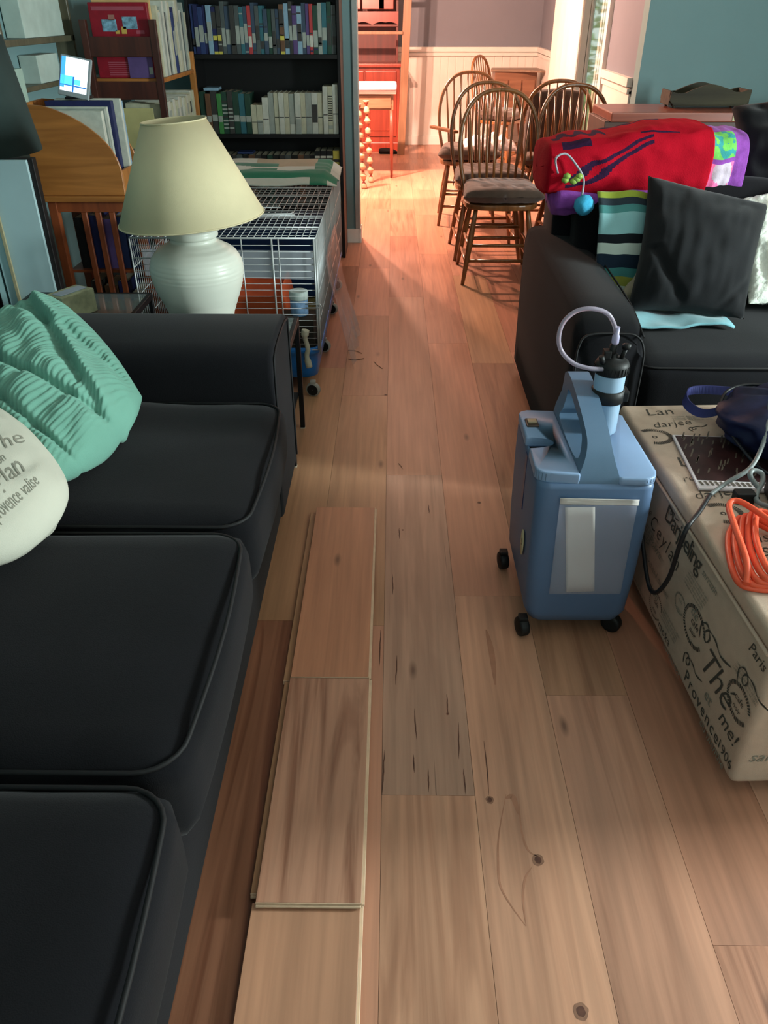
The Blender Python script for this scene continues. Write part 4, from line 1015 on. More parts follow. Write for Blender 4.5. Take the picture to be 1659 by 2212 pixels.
for i, (P, r_) in enumerate(((((808, 782), (815, 789), (826, 797)), .0012), (((752, 757), (766, 758), (782, 764)), .0012), (((752, 776), (768, 778), (786, 775)), .0015), (((861, 1002), (865, 1006), (869, 1012)), .0008))):
    mb = MB(); mb.tube(spline([(*flp(a, b), .002) for a, b in P], 5), r_, 5)
    o = mb.build('hay_strand', mat('dry_hay', rgb(96, 62, 40), .8)); tag(o, ['short straw strand on the floor right of the cage', 'straw strand on the floor beside the cage\'s plastic sheet, the farther of two', 'straw strand on the floor beside the cage\'s plastic sheet, the nearer of two', 'tiny straw bit alone in the middle of the aisle floor'][i], 'straw', 'straw strands on the floor')
# ------------------------------------------------------------------ end tables and lamp
m_blk = mat('black_metal', rgb(20, 21, 23), .4, var=.1, metal=.2)
m_tglass = mat('table_glass', (.62, .72, .70), .05, trans=.85, var=0, ior=1.45)
def glass_table(x0, x1, y0, y1, z, label):
    c = ((x0+x1)/2, (y0+y1)/2, 0); t = thing('glass_side_table', label, 'side table', c); f = .016
    mb = MB()
    for b in ((x0, x1, y0, y0+f), (x0, x1, y1-f, y1), (x0, x0+f, y0+f, y1-f), (x1-f, x1, y0+f, y1-f)): mb.box(b[0], b[1], b[2], b[3], z-.025, z, bev=.002, seg=1)
    mb.build('top_frame', m_blk, t, c)
    mb = MB(); mb.box(x0+f, x1-f, y0+f, y1-f, z-.008, z-.001); mb.build('glass_top', m_tglass, t, c)
    for x in (x0, x1-.018):
        for y in (y0, y1-.018):
            mb = MB(); mb.box(x, x+.018, y, y+.018, .004, z-.025, bev=.002, seg=1); mb.box(x, x+.018, y, y+.018, 0, .004, mi=1); mb.build('leg', [m_blk, mat('felt_pad', rgb(190, 180, 160), .9)], t, c)
    mb = MB(); mb.box(x0+.018, x1-.018, y0+.005, y1-.005, .14, .15); mb.build('lower_shelf', m_blk, t, c)
glass_table(-.94, -.342, 2.46, 2.79, .452, 'black framed glass side table behind the left sofa arm, under the lamp')
glass_table(-1.44, -.955, 2.50, 3.07, .452, 'black framed glass side table left of the lamp, holding a tissue box')
mb = MB(); M = Matrix.Translation((-1.175, 2.80, .453)) @ Matrix.Rotation(math.radians(-28), 4, 'Z')
TB = thing('tissue_box', 'small cream and green box with a pale top on the left glass table', 'box', (-1.175, 2.80, .453)); tbo = (-1.175, 2.80, .453)
mb.box(-.045, .045, -.075, .075, 0, .085, bev=.003, M=M); mb.build('carton', mat('cream_green_carton', rgb(186, 192, 156), .7, var=.3, vscale=25), TB, tbo)
mb = MB(); mb.box(-.018, .026, -.06, .06, .085, .089, bev=.001, seg=1, M=M); mb.build('top_label', mat('pale_blue_label', rgb(190, 206, 224), .6), TB, tbo)
LM = thing('table_lamp', 'white ribbed ceramic table lamp with a cream cone shade behind the sofa arm', 'lamp', (-.652, 2.62, .452)); lo_ = (-.652, 2.62, .452)
m_cer = mat('white_ceramic', rgb(206, 208, 196), .35, var=.04, vscale=5, bump=.0, spec=.4)
prof = [(.088, .0), (.094, .004), (.104, .05), (.122, .10), (.140, .145), (.151, .185), (.153, .215), (.146, .243), (.126, .268), (.100, .283), (.084, .292), (.075, .298), (.075, .306), (.081, .312), (.079, .328), (.066, .336), (.060, .342), (.030, .346), (.012, .348)]
P2 = spline([(r, z, 0) for r, z in prof], 6)
P2 = [(p.x*(1+.007*math.sin(p.y*2*PI/.0135))*(1 if p.x > .09 else 1), p.y*1.05) for p in P2]
mb = MB(); mb.lathe(P2, (-.652, 2.62, .452), 56)
for v in mb.bm.verts: 
    a = math.atan2(v.co.y-2.62, v.co.x+.652); k = 1+.006*sn(v.co.z*60, a*.8, 2); v.co.x = -.652+(v.co.x+.652)*k; v.co.y = 2.62+(v.co.y-2.62)*k
mb.build('ceramic_base', m_cer, LM, lo_)
mb = MB(); mb.tube([(-.652, 2.62, .79), (-.652, 2.62, 1.10)], .006, 8); mb.lathe([(.018, .80), (.02, .84), (.016, .86)], (-.652, 2.62, 0), 16); mb.tube([(-.652+.095*math.cos(a), 2.62+.095*math.sin(a), 1.098) for a in [2*PI*k/24 for k in range(24)]], .002, 5, closed=True)
for k in range(3): a = 2*PI*k/3; mb.tube([(-.652, 2.62, 1.085), (-.652+.095*math.cos(a), 2.62+.095*math.sin(a), 1.098)], .002, 5)
mb.build('harp', mat('brass', rgb(150, 120, 70), .3, metal=.8), LM, lo_)
m_shade = mat('cream_lampshade', rgb(204, 192, 156), .8, var=.03, vscale=14, bump=.2, bscale=900, trans=0)
mb = MB(); mb.lathe([(.232, -.15), (.098, .132)], (-.657, 2.62, .985), 72, cap=False, rot=Matrix.Rotation(math.radians(-4), 3, 'Y')); mb.build('lamp_shade', m_shade, LM, lo_, solid=.003)
for r, z in ((.232, -.15), (.098, .132)):
    mb = MB(); mb.tube([tuple(Vector((-.657, 2.62, .985))+Matrix.Rotation(math.radians(-4), 3, 'Y') @ Vector((r*math.cos(2*PI*k/72), r*math.sin(2*PI*k/72), z))) for k in range(72)], .0025, 6, closed=True)
    mb.build('shade_trim', m_shade, LM, lo_)
# dark floor lamp at the left edge
m_dsh = mat('dark_green_shade', rgb(42, 56, 54), .9, var=.1)
FL = thing('floor_lamp', 'floor lamp with a dark green shade at the left edge', 'lamp', (-1.47, 2.93, 0)); fo = (-1.47, 2.93, 0)
mb = MB(); mb.lathe([(.24, .985), (.19, 1.33)], (-1.47, 2.93, 0), 48, cap=False); mb.build('lamp_shade', m_dsh, FL, fo, solid=.003)
mb = MB(); mb.tube([(-1.60, 3.12, .02), (-1.60, 3.12, 1.0), (-1.56, 3.06, 1.12), (-1.47, 2.93, 1.14)], .009, 8); mb.build('pole', m_blk, FL, fo)
mb = MB(); mb.lathe([(.05, 0), (.05, .02), (.02, .03)], (-1.60, 3.12, 0), 24); mb.build('base', m_blk, FL, fo)
# pale cabinet standing against the left wall
CB = thing('storage_cabinet', 'pale blue-white cabinet side panel with dark edging between sofa and mission table', 'cabinet', (-1.53, 3.24, 0)); cbo = (-1.53, 3.24, 0)
mb = MB(); mb.box(-1.64, -1.432, 3.28, 3.295, .02, .905, bev=.002, seg=1); mb.build('side_panel', mat('pale_blue_laminate', rgb(176, 204, 208), .6, var=.02), CB, cbo)
mb = MB(); mb.box(-1.64, -1.412, 3.295, 3.33, .0, .91, bev=.002, seg=1); mb.build('frame', mat('near_black_wood', rgb(30, 26, 26), .6), CB, cbo)
mb = MB(); mb.box(-1.60, -1.587, 3.268, 3.278, .25, .80, bev=.001, seg=1); mb.build('edge_strip', mat('tan_strip', rgb(170, 160, 126), .6), CB, cbo)

# ------------------------------------------------------------------ mission table with the magazine file
m_oak = wood('honey_oak', rgb(134, 84, 36), rgb(176, 116, 54), 1.0, 2)
m_oakx = wood('honey_oak_long', rgb(140, 86, 38), rgb(178, 116, 56), 1.0, 0)
m_cher = wood('reddish_cherry', rgb(116, 56, 30), rgb(150, 78, 42), 1.0, 2)
MT = thing('mission_table', 'small slatted reddish wooden table behind the glass side tables', 'table', (-1.31, 3.62, 0)); mo = (-1.31, 3.62, 0)
mb = MB(); mb.box(-1.525, -1.06, 3.47, 3.80, .712, .735, bev=.004); mb.build('table_top', m_oakx, MT, mo)
for x in (-1.478, -1.115):
    for y in (3.50, 3.74):
        mb = MB(); mb.box(x, x+.036, y, y+.036, 0, .712, bev=.003); mb.build('leg', m_cher, MT, mo)
mb = MB(); mb.box(-1.45, -1.10, 3.505, 3.525, .665, .712, bev=.002); mb.build('apron', m_cher, MT, mo)
mb = MB(); mb.box(-1.45, -1.10, 3.505, 3.525, .10, .15, bev=.002); mb.build('lower_rail', m_cher, MT, mo)
for x in (-1.345, -1.285, -1.225):
    mb = MB(); mb.box(x, x+.024, 3.508, 3.522, .15, .665, bev=.002, seg=1); mb.build('slat', m_cher, MT, mo)
mb = MB(); mb.box(-1.45, -1.10, 3.528, 3.77, .14, .155); mb.build('shelf', m_cher, MT, mo)
mb = MB(); mb.box(-1.45, -1.10, 3.528, 3.77, .40, .412); mb.build('shelf', m_cher, MT, mo)
def book_m(x0, x1, y0, y1, z0, z1, cover, pages, bands=(), axis='x-'):
    """a book: cover on three sides, page block between; spine towards -y; bands = list of (z0 fraction, z1 fraction, material index)"""
    mb = MB(); t = min(.0022, (x1-x0)*.12)
    mb.box(x0, x0+t, y0, y1, z0, z1, bev=.0008, seg=1); mb.box(x1-t, x1, y0, y1, z0, z1, bev=.0008, seg=1)
    mb.box(x0, x1, y0-.002, y0+t, z0, z1, bev=.0015, seg=2)
    mb.box(x0+t, x1-t, y0+t, y1-.004, z0+.003, z1-.003, mi=1)
    for a, b, mi in bands: mb.box(x0+.0015, x1-.0015, y0-.0028, y0-.001, z0+(z1-z0)*a, z0+(z1-z0)*b, mi=mi)
    return mb
BC = {}
def bcol(n, c): BC[n] = mat('cover_'+n.replace(' ', '_'), c, .5, var=.12, vscale=30); return BC[n]
for n, c in (('blue', rgb(44, 60, 104)), ('slate blue', rgb(56, 72, 90)), ('navy', rgb(32, 38, 80)), ('grey', rgb(74, 82, 82)), ('dark green', rgb(36, 66, 54)), ('green', rgb(64, 130, 70)), ('teal', rgb(50, 100, 110)), ('purple', rgb(84, 66, 112)), ('brown', rgb(100, 72, 52)),
             ('cream', rgb(178, 178, 154)), ('white', rgb(186, 190, 178)), ('pale grey', rgb(146, 154, 146)), ('red', rgb(168, 58, 60)), ('pale blue', rgb(128, 160, 180)), ('black', rgb(26, 28, 28)), ('charcoal', rgb(56, 56, 54)), ('yellow', rgb(190, 180, 80)), ('crimson', rgb(132, 18, 36))): bcol(n, c)
m_page = mat('book_pages', rgb(198, 192, 168), .8, var=.06, vscale=80)
ORD = ['first', 'second', 'third', 'fourth', 'fifth', 'sixth', 'seventh', 'eighth', 'ninth', 'tenth', 'eleventh', 'twelfth', 'thirteenth', 'fourteenth', 'fifteenth', 'sixteenth', 'seventeenth', 'eighteenth', 'nineteenth', 'twentieth']
def ordn(i):
    if i < 20: return ORD[i]
    t = {20: 'twenty', 30: 'thirty', 40: 'forty'}[(i+1)//10*10]
    r = (i+1) % 10
    return (t+'-'+ORD[r-1]) if r else {20: 'twentieth', 30: 'thirtieth', 40: 'fortieth'}[(i+1)]
def add_book(x0, x1, y0, y1, z0, z1, cn, label, group, bands=(), lean=0.0, M=None, name='book'):
    mats = [BC[cn], m_page, BC['yellow'], BC['white'], BC['pale grey'], BC['navy'], BC['charcoal'], BC['red']]
    mb = book_m(0, x1-x0, 0, y1-y0, 0, z1-z0, mats[0], m_page, bands)
    T = M if M is not None else Matrix.Translation((x0, y0, z0)) @ Matrix.Rotation(lean, 4, 'Y')
    o = mb.build(name, mats); o.matrix_world = T
    return tag(o, label, 'book', group)
# books inside the mission table
for i, (x, wd, c, h) in enumerate(((-1.40, .05, 'black', .22), (-1.335, .05, 'navy', .23), (-1.28, .05, 'purple', .215), (-1.225, .045, 'blue', .225), (-1.175, .04, 'blue', .21))):
    add_book(x, x+wd, 3.55, 3.73, .4125, .4125+h, c, '%s book on the upper shelf of the slatted mission table, %s from the left' % (c, ORD[i]), 'books in the mission table')
for i, (x, wd, c, h) in enumerate(((-1.38, .05, 'charcoal', .20), (-1.32, .06, 'brown', .18), (-1.255, .05, 'navy', .20), (-1.195, .06, 'pale grey', .15))):
    add_book(x, x+wd, 3.55, 3.73, .1555, .1555+h, c, '%s book on the bottom shelf of the slatted mission table, %s from the left' % (c, ORD[i]), 'books in the mission table')
# wooden magazine file: quarter-curved side walls, open to the right
MF = thing('magazine_file', 'honey wood magazine file with a curved cut side, on the mission table', 'magazine file', (-1.3, 3.6, .7355)); mfo = (-1.3, 3.6, .7355)
def mfile(y0, y1):
    mb = MB(); z0 = .7355; P = [(-1.505, z0), (-1.135, z0)]
    P += [(-1.135-.0*0, z0+.105)]
    for k in range(1, 13):
        t = k/12; P.append((-1.135-.30*math.sin(t*PI/2)**1.25*(.35+.65*t), z0+.105+.235*math.sin(t*PI/2)**.9))
    P += [(-1.505, z0+.345)]
    mb.prism(P, 1, y0, y1, bev=.002, seg=1); return mb
mfile(3.495, 3.507).build('front_side', m_oakx, MF, mfo); mfile(3.735, 3.747).build('rear_side', m_oakx, MF, mfo)
mb = MB(); mb.box(-1.506, -1.494, 3.507, 3.735, .7355, 1.08, bev=.002, seg=1); mb.box(-1.49, -1.14, 3.507, 3.735, .7355, .747); mb.box(-1.147, -1.135, 3.507, 3.735, .7355, .83, bev=.002, seg=1); mb.build('back_and_base', m_oak, MF, mfo)
for i, (y, wd, c, h, xr) in enumerate(((3.512, .030, 'white', .305, -1.185), (3.546, .018, 'pale grey', .31, -1.180), (3.568, .02, 'white', .315, -1.178), (3.592, .036, 'navy', .335, -1.165), (3.634, .022, 'white', .34, -1.140), (3.660, .02, 'pale blue', .33, -1.142), (3.684, .024, 'cream', .31, -1.16))):
    # binders and magazines stand with their spines to the right
    M = Matrix.Translation((xr, y, .748)) @ Matrix.Rotation(PI/2, 4, 'Z')
    nm = 'binder' if c in ('navy',) else 'magazine'
    o = add_book(0, wd, 0, .27, 0, h, c, ('%s ring binder' % c if nm == 'binder' else '%s magazine' % c)+' in the wooden magazine file, %s from the front' % ORD[i], 'papers in the magazine file', M=M, name=nm)
    o['category'] = nm
DF = thing('digital_photo_frame', 'small glowing screen propped on top of the magazine file', 'screen', (-1.30, 3.62, 1.092)); dfo = (0, 0, 0)
DF.rotation_euler = (0, 0, 0)
M = Matrix.Translation((-1.315, 3.60, 1.096)) @ Matrix.Rotation(math.radians(12), 4, 'Y') @ Matrix.Rotation(math.radians(-14), 4, 'X') @ Matrix.Rotation(math.radians(-10), 4, 'Z')
dfo = (-1.30, 3.62, 1.092)
mb = MB(); mb.box(-.066, .066, -.004, .008, 0, .150, bev=.003, M=M); mb.build('bezel', mat('silver_bezel', rgb(150, 160, 164), .35), DF, dfo)
def emis(name, c, s_): return mat(name, c, .4, var=0, emit=c, estr=s_)
mb = MB(); mb.box(-.058, .056, -.0052, -.0042, .018, .143, M=M)
mb.box(-.058, -.040, -.0058, -.0053, .03, .143, mi=1, M=M); mb.box(-.058, .0, -.0058, -.0053, .042, .075, mi=2, M=M); mb.box(-.058, .056, -.0058, -.0053, .038, .043, mi=3, M=M)
mb.box(-.005, .002, -.0062, -.0058, .018, .075, mi=3, M=M); mb.box(.0, .028, -.0058, -.0053, .046, .066, mi=2, M=M)
mb.build('screen', [emis('screen_white', (.85, .93, 1), 1.6), emis('screen_blue', (.05, .30, 1), 1.5), emis('screen_cyan', (.10, .60, 1), 1.4), emis('screen_navy', (.03, .2, .6), .8)], DF, dfo)
mb = MB(); mb.box(-.05, .05, -.004, .06, -.006, .004, bev=.003, M=Matrix.Translation((-1.30, 3.60, 1.094))); mb.build('stand', m_blk, DF, dfo)

# ------------------------------------------------------------------ slatted bookcase against the left wall
m_dkr = wood('dark_mahogany', rgb(52, 22, 16), rgb(78, 36, 24), 1.0, 2)
SB = thing('folding_bookcase', 'dark reddish slatted bookcase with honey far post, left of the black bookcase', 'bookcase', (-1.3, 4.72, 0)); sbo = (-1.3, 4.72, 0)
SX0, SX1, SY0, SY1 = -1.50, -1.135, 4.36, 5.12
for (x, y, m) in ((SX0, SY0, m_dkr), (SX1-.032, SY0, m_dkr), (SX0, SY1-.03, m_oak), (SX1-.032, SY1-.03, m_oak)):
    mb = MB(); mb.box(x, x+.032, y, y+.03, 0, 1.36 if y < 5 else 1.20, bev=.003); mb.build('post', m, SB, sbo)
for z in (.35, .86, 1.112):
    mb = MB(); mb.box(SX0, SX1-.004, SY0+.03, SY1-.03, z-.02, z, bev=.002, seg=1); mb.build('shelf', m_oakx if z > 1 else m_dkr, SB, sbo)
for z0, z1 in ((1.205, 1.29), (1.02, 1.10), (.80, .86), (.10, .16)):
    mb = MB(); mb.box(SX0+.03, SX1-.03, SY0+.004, SY0+.022, z0, z1, bev=.003); mb.build('end_rail', m_dkr, SB, sbo)
# big red boxed book leaning at the near end, seen over the rails
mb = MB(); mb.box(-1.455, -1.175, 4.395, 4.43, 1.114, 1.428, bev=.002, seg=1)
for (x0, x1, z0, z1, mi) in ((-1.44, -1.19, 1.395, 1.412, 1), (-1.40, -1.33, 1.31, 1.36, 2), (-1.30, -1.23, 1.32, 1.37, 2), (-1.31, -1.285, 1.30, 1.33, 3), (-1.365, -1.335, 1.355, 1.378, 4), (-1.24, -1.20, 1.30, 1.315, 1), (-1.34, -1.32, 1.30, 1.315, 3)): mb.box(x0, x1, 4.3935, 4.3955, z0, z1, mi=mi, bev=.0005, seg=1)
for k in range(7): mb.box(-1.40, -1.22, 4.3935, 4.3955, 1.125+k*.009, 1.129+k*.009, mi=1)
mb.box(-1.446, -1.17, 4.43, 4.452, 1.116, 1.45, mi=5)
o = mb.build('picture_book', [BC['crimson'], mat('faded_red_print', rgb(150, 70, 84), .6), mat('aqua_print', rgb(110, 150, 170), .6, var=.5, vscale=70), mat('mustard_print', rgb(190, 160, 80), .6), mat('dusty_rose_print', rgb(150, 104, 94), .6), mat('tan_board', rgb(196, 164, 112), .7)])
tag(o, 'large crimson picture book standing at the near end of the slatted bookcase', 'book')
mb = MB(); mb.box(-1.30, -1.18, 4.385, 4.392, 1.114, 1.27, bev=.001, seg=1); mb.box(-1.20, -1.182, 4.3835, 4.385, 1.13, 1.16, mi=1); o = mb.build('booklet', [BC['purple'], BC['pale grey']]); tag(o, 'dark purple booklet in front of the large crimson picture book', 'book')
def row_x(y0, yend, xfront, z0, cols, group, where, hmin, hmax, seed, dmin=.02, dmax=.04, depth=.2):
    """books standing along y with their spines facing +x"""
    r = random.Random(seed); y = y0; i = 0
    while y < yend-.02:
        wd = r.uniform(dmin, dmax); h = r.uniform(hmin, hmax); c = cols[i % len(cols)]
        M = Matrix.Translation((xfront-r.uniform(0, .012), y, z0)) @ Matrix.Rotation(PI/2, 4, 'Z')
        add_book(0, wd-.001, 0, depth, 0, h, c, '%s book %s, %s from the near end' % (c, where, ordn(i)), group, ((.3, .7, 6 if i % 4 == 0 else 4),) if r.random() < .5 else (), M=M)
        y += wd; i += 1
row_x(4.46, 5.08, -1.145, 1.113, ['cream', 'white', 'cream', 'pale grey', 'white', 'grey', 'pale grey', 'white', 'cream', 'blue', 'navy'], 'books on the slatted bookcase', 'on the top shelf of the slatted bookcase', .27, .33, 3)
row_x(4.40, 5.08, -1.150, .861, ['cream', 'cream', 'white', 'cream', 'cream', 'white'], 'books on the slatted bookcase', 'on the second shelf of the slatted bookcase', .13, .15, 9, .03, .045)
mb = MB(); mb.box(-1.44, -1.20, 4.345, 4.352, .80, .985, bev=.001, seg=1); o = mb.build('paper_sheet', mat('yellowed_paper', rgb(176, 170, 118), .8)); tag(o, 'yellowed card leaning between magazine file and slatted bookcase', 'card')
# things high on the left wall, behind the dark lamp shade
HB = thing('wall_rack', 'pale wooden rack with boxes at the top left corner', 'shelf', (-1.58, 4.1, 1.1)); hbo = (-1.58, 4.1, 1.1)
m_pal = wood('greyed_wood', rgb(74, 72, 56), rgb(98, 94, 74), 1.0, 2)
mb = MB(); mb.box(-1.65, -1.56, 3.62, 4.45, 1.27, 1.295, bev=.002, seg=1); mb.build('shelf', m_pal, HB, hbo)
mb = MB(); mb.box(-1.65, -1.56, 3.62, 4.45, 1.10, 1.12, bev=.002, seg=1); mb.build('shelf', m_pal, HB, hbo)
for y in (3.62, 4.43):
    mb = MB(); mb.box(-1.65, -1.56, y-.012, y+.012, 0.9, 1.6, bev=.002, seg=1); mb.build('upright', m_pal, HB, hbo)
mb = MB(); mb.box(-1.645, -1.565, 3.86, 4.33, 1.296, 1.46, bev=.003); o = mb.build('storage_box', mat('pale_grey_card', rgb(172, 190, 182), .8)); tag(o, 'pale grey box on the rack at the top left corner', 'box')
mb = MB(); mb.box(-1.645, -1.565, 3.93, 4.18, 1.121, 1.23, bev=.003); o = mb.build('storage_box', mat('pale_grey_card', rgb(172, 190, 182), .8)); tag(o, 'small pale box under the rack shelf, behind the glowing screen', 'box')
mb = MB(); mb.box(-1.63, -1.50, 3.45, 3.60, .98, 1.20, bev=.003); o = mb.build('file_box', mat('pale_green_card', rgb(150, 172, 158), .8)); tag(o, 'pale green upright box between the dark lamp shade and the screen', 'box')

# ------------------------------------------------------------------ black bookcase
m_bk = mat('black_laminate', rgb(18, 18, 19), .5, var=.1)
KB = thing('bookcase', 'tall black bookcase full of books against the dividing wall', 'bookcase', (-.76, 5.45, 0)); kbo = (-.76, 5.45, 0)
KX0, KX1, KY0, KY1 = -1.20, -.312, 5.30, 5.60
for x in (KX0, KX1-.018):
    mb = MB(); mb.box(x, x+.018, KY0, KY1, 0, 1.95, bev=.001, seg=1); mb.build('side_panel', m_bk, KB, kbo)
mb = MB(); mb.box(KX0, KX1, KY1, KY1+.006, 0, 1.95); mb.build('back_panel', m_bk, KB, kbo)
for z in (.06, .33, .75, 1.176, 1.60, 1.95):
    mb = MB(); mb.box(KX0+.018, KX1-.018, KY0+.002, KY1, z-.022, z, bev=.001, seg=1); mb.build('shelf', m_bk, KB, kbo)
mb = MB(); mb.box(KX0+.018, KX1-.018, KY0+.01, KY0+.02, 0, .04); mb.build('kick_board', m_bk, KB, kbo)
def row(z0, items, where, group, seed, yf=5.318, depth=.19):
    """items: (colour, thickness, height, bands)"""
    r = random.Random(seed); x = KX0+.022; tot = sum(i[1] for i in items); k = (KX1-.022-x)/tot
    for i, (c, wd, h, bands) in enumerate(items):
        wd *= k; lean = r.uniform(-.006, .006)
        nb = items[i-1][0] if i else None
        lab = '%s book %s, %s from the left' % (c, where, ordn(i))
        add_book(x, x+wd-.0012, yf+r.uniform(0, .012), yf+depth, z0+.0005, z0+h, c, lab, group, bands)
        x += wd
r = random.Random(4)
top = []
tc_ = ['blue', 'navy', 'blue', 'navy', 'pale blue', 'navy', 'charcoal', 'grey', 'slate blue', 'charcoal', 'grey', 'teal', 'slate blue', 'red', 'slate blue', 'grey', 'teal', 'slate blue', 'dark green', 'grey', 'slate blue', 'brown', 'pale blue', 'charcoal', 'purple', 'pale blue', 'slate blue', 'purple', 'red', 'dark green', 'pale grey', 'teal', 'dark green', 'grey']

for i, c in enumerate(tc_):
    a = r.uniform(.1, .3); b = a+r.uniform(.15, .4); bands = [(a, b, r.choice([4, 6, 4, 6]))]
    if i in (5, 6, 21): bands = [(.0, .06, 2), (.28, .40, 2), (.55, .9, 6)]
    if c == 'red': bands = [(.15, .38, 3)]
    for q in range(r.randrange(3)): z = r.uniform(.02, .9); bands.append((z, z+.03, r.choice([6, 4, 5])))
    top.append((c, r.uniform(.020, .032), r.uniform(.235, .262) if i not in (17, 18, 19, 20) else .225, bands))
row(1.176, top, 'on the top visible shelf of the black bookcase', 'books on the top visible shelf', 1)
mid = []
mc = ['dark green', 'brown', 'charcoal', 'green', 'dark green', 'charcoal', 'dark green', 'teal', 'dark green'] + ['cream', 'cream', 'white', 'pale grey', 'cream', 'white', 'cream', 'pale grey', 'white', 'cream', 'pale grey', 'white', 'cream', 'white', 'cream', 'white']
hs = [.23, .22, .235, .22, .23, .235, .23, .22, .22] + [.16, .16, .20, .225, .225, .225, .225, .22, .225, .225, .225, .225, .225, .26, .26, .27]
for i, (c, h) in enumerate(zip(mc, hs)):
    bands = []
    if i > 8:
        bands = [(.0, .0+r.uniform(.2, .5), r.choice([3, 4]))] if r.random() < .4 else []
        bands.append((.3, .7, r.choice([4, 4, 6])) if i in (12, 16, 20) else (.4, .42, 6))
        if i == 20: bands = [(.28, .72, 6)]
        if i in (23,): bands = [(.28+.05*q, .305+.05*q, 6) for q in range(11)]+[(.10, .18, 4)]
    else: bands = [(.12+.09*q, .16+.09*q, r.choice([4, 6, 4])) for q in range(8)] if i in (4, 5) else [(.3, .45, 4)]
    mid.append((c, r.uniform(.030, .040), h, bands))
row(.75, mid, 'on the middle shelf of the black bookcase', 'books on the middle shelf', 2)
low = []
for i in range(22):
    c = ['charcoal', 'black', 'dark green', 'black', 'charcoal', 'grey', 'black', 'brown'][i % 8] if i < 18 else ['black', 'black', 'black', 'yellow'][i-18]
    bands = [(.55, .9, 4)] if i % 3 == 0 else [(.6+.06*q, .63+.06*q, 4) for q in range(5)]
    if i > 17: bands = [(.45+.07*q, .49+.07*q, 3) for q in range(7)] if i < 21 else [(.5+.1*q, .55+.1*q, 6) for q in range(4)]
    low.append((c, r.uniform(.034, .046), .30 if i < 18 else .325, bands))
row(.33, low, 'on the lower shelf of the black bookcase', 'books on the lower shelf', 3)
mb = MB(); mb.box(-.98, -.88, 5.34, 5.44, .632, .645, bev=.004); o = mb.build('book', BC['blue']); tag(o, 'bright blue paperback lying flat on the lower row of the black bookcase', 'book')
mb = MB(); mb.box(-1.15, -1.06, 5.34, 5.45, .985, 1.0, bev=.003); o = mb.build('book', BC['pale blue']); tag(o, 'pale blue paperback lying flat on the dark green books of the middle shelf', 'book')

# ------------------------------------------------------------------ pet cage
m_wire = mat('white_wire', rgb(176, 180, 180), .35, var=.05, metal=.3)
m_tub = mat('blue_plastic_tub', rgb(20, 104, 176), .35, var=.05)
CG = thing('pet_cage', 'large white wire pet cage with a blue base on casters, behind the lamp', 'cage', (-.62, 3.9, 0)); cgo = (-.62, 3.9, 0)
GX0, GX1, GY0, GY1, GZ0, GZ1 = -1.02, -.298, 3.095, 4.66, .185, .655
def tubf():
    secs = []
    for z, g in ((.068, .030), (.075, .02), (.13, .018), (.175, .012), (.185, .0), (.21, -.004), (.21, .008), (.18, .02), (.10, .05)):
        secs.append([(x, y, z) for x, y in rrect(GX0+g, GX1-g, GY0+g, GY1-g, .05)])
    return loft(secs)
tubf().build('base_tub', m_tub, CG, cgo)
mb = MB(); mb.box(GX0+.05, GX1-.05, GY0+.05, GY1-.05, .10, .135); o = mb.build('bedding', mat('straw_bedding', rgb(120, 106, 60), .95, var=.4, vscale=60, bump=.8), CG, cgo); o['kind'] = 'stuff'
def wires(name, segs, parent=CG, r=.0013):
    mb = MB()
    for a, b, rr in segs: mb.tube([a, b], rr or r, 5)
    return mb.build(name, m_wire, parent, cgo)
F = []
n = 18
for k in range(n+1):
    z = GZ0+.02+(GZ1-GZ0-.02)*k/n; F.append(((GX0, GY0, z), (GX1, GY0, z), .0022 if k in (0, n, n-3) else 0))
for x in [GX0+(GX1-GX0)*k/5 for k in range(6)]: F.append(((x, GY0, GZ0), (x, GY0, GZ1), .0028 if True else 0))
for x in (GX1-.17, GX1-.006): F.append(((x, GY0-.003, GZ0+.02), (x, GY0-.003, GZ1), .004))
wires('front_panel', F)
Sd = []
for k in range(int((GY1-GY0)/.026)+1): y = GY0+.026*k; Sd.append(((GX1, y, GZ0), (GX1, y, GZ1), 0))
for k in range(5): z = GZ0+.02+(GZ1-GZ0-.02)*k/4; Sd.append(((GX1, GY0, z), (GX1, GY1, z), .002))
for y in (GY0, GY0+.5, GY0+.78, GY0+1.1, GY1): Sd.append(((GX1+.002, y, GZ0), (GX1+.002, y, GZ1), .0032))
wires('side_panel', Sd)
Sd = [((GX0, a[1], a[2]), (GX0, b[1], b[2]), c) for a, b, c in Sd]; wires('side_panel', Sd)
Bk = [((GX0, GY1, GZ0+.026*k), (GX1, GY1, GZ0+.026*k), 0) for k in range(19)]+[((GX0+.12*k, GY1, GZ0), (GX0+.12*k, GY1, GZ1), .002) for k in range(7)]; wires('rear_panel', Bk)
Tp = []
for k in range(28): x = GX0+(GX1-GX0)*k/27; Tp.append(((x, GY0, GZ1), (x, GY1, GZ1), .0019))
for y, xa in ((GY0, 0), (GY0+.17, 0), (GY0+.36, 0), (GY0+.40, .12), (GY0+.55, .2), (GY0+.62, -.2), (GY0+.80, 0), (GY0+1.0, 0), (GY1, 0)): Tp.append(((GX0, y, GZ1+.003), (GX1-max(0, xa), y, GZ1+.003), .0026))
for k in range(30): y = GY0+.05*k; Tp.append(((GX0, y, GZ1), (GX1, y, GZ1), .0011))
wires('roof_panel', Tp)
mb = MB(); mb.tube([(-.56, GY0+.47, GZ1+.004), (-.44, GY0+.47, GZ1+.004), (-.43, GY0+.44, GZ1+.004), (-.44, GY0+.42, GZ1+.004), (-.56, GY0+.42, GZ1+.004)], .003, 6); mb.build('roof_latch', m_wire, CG, cgo)
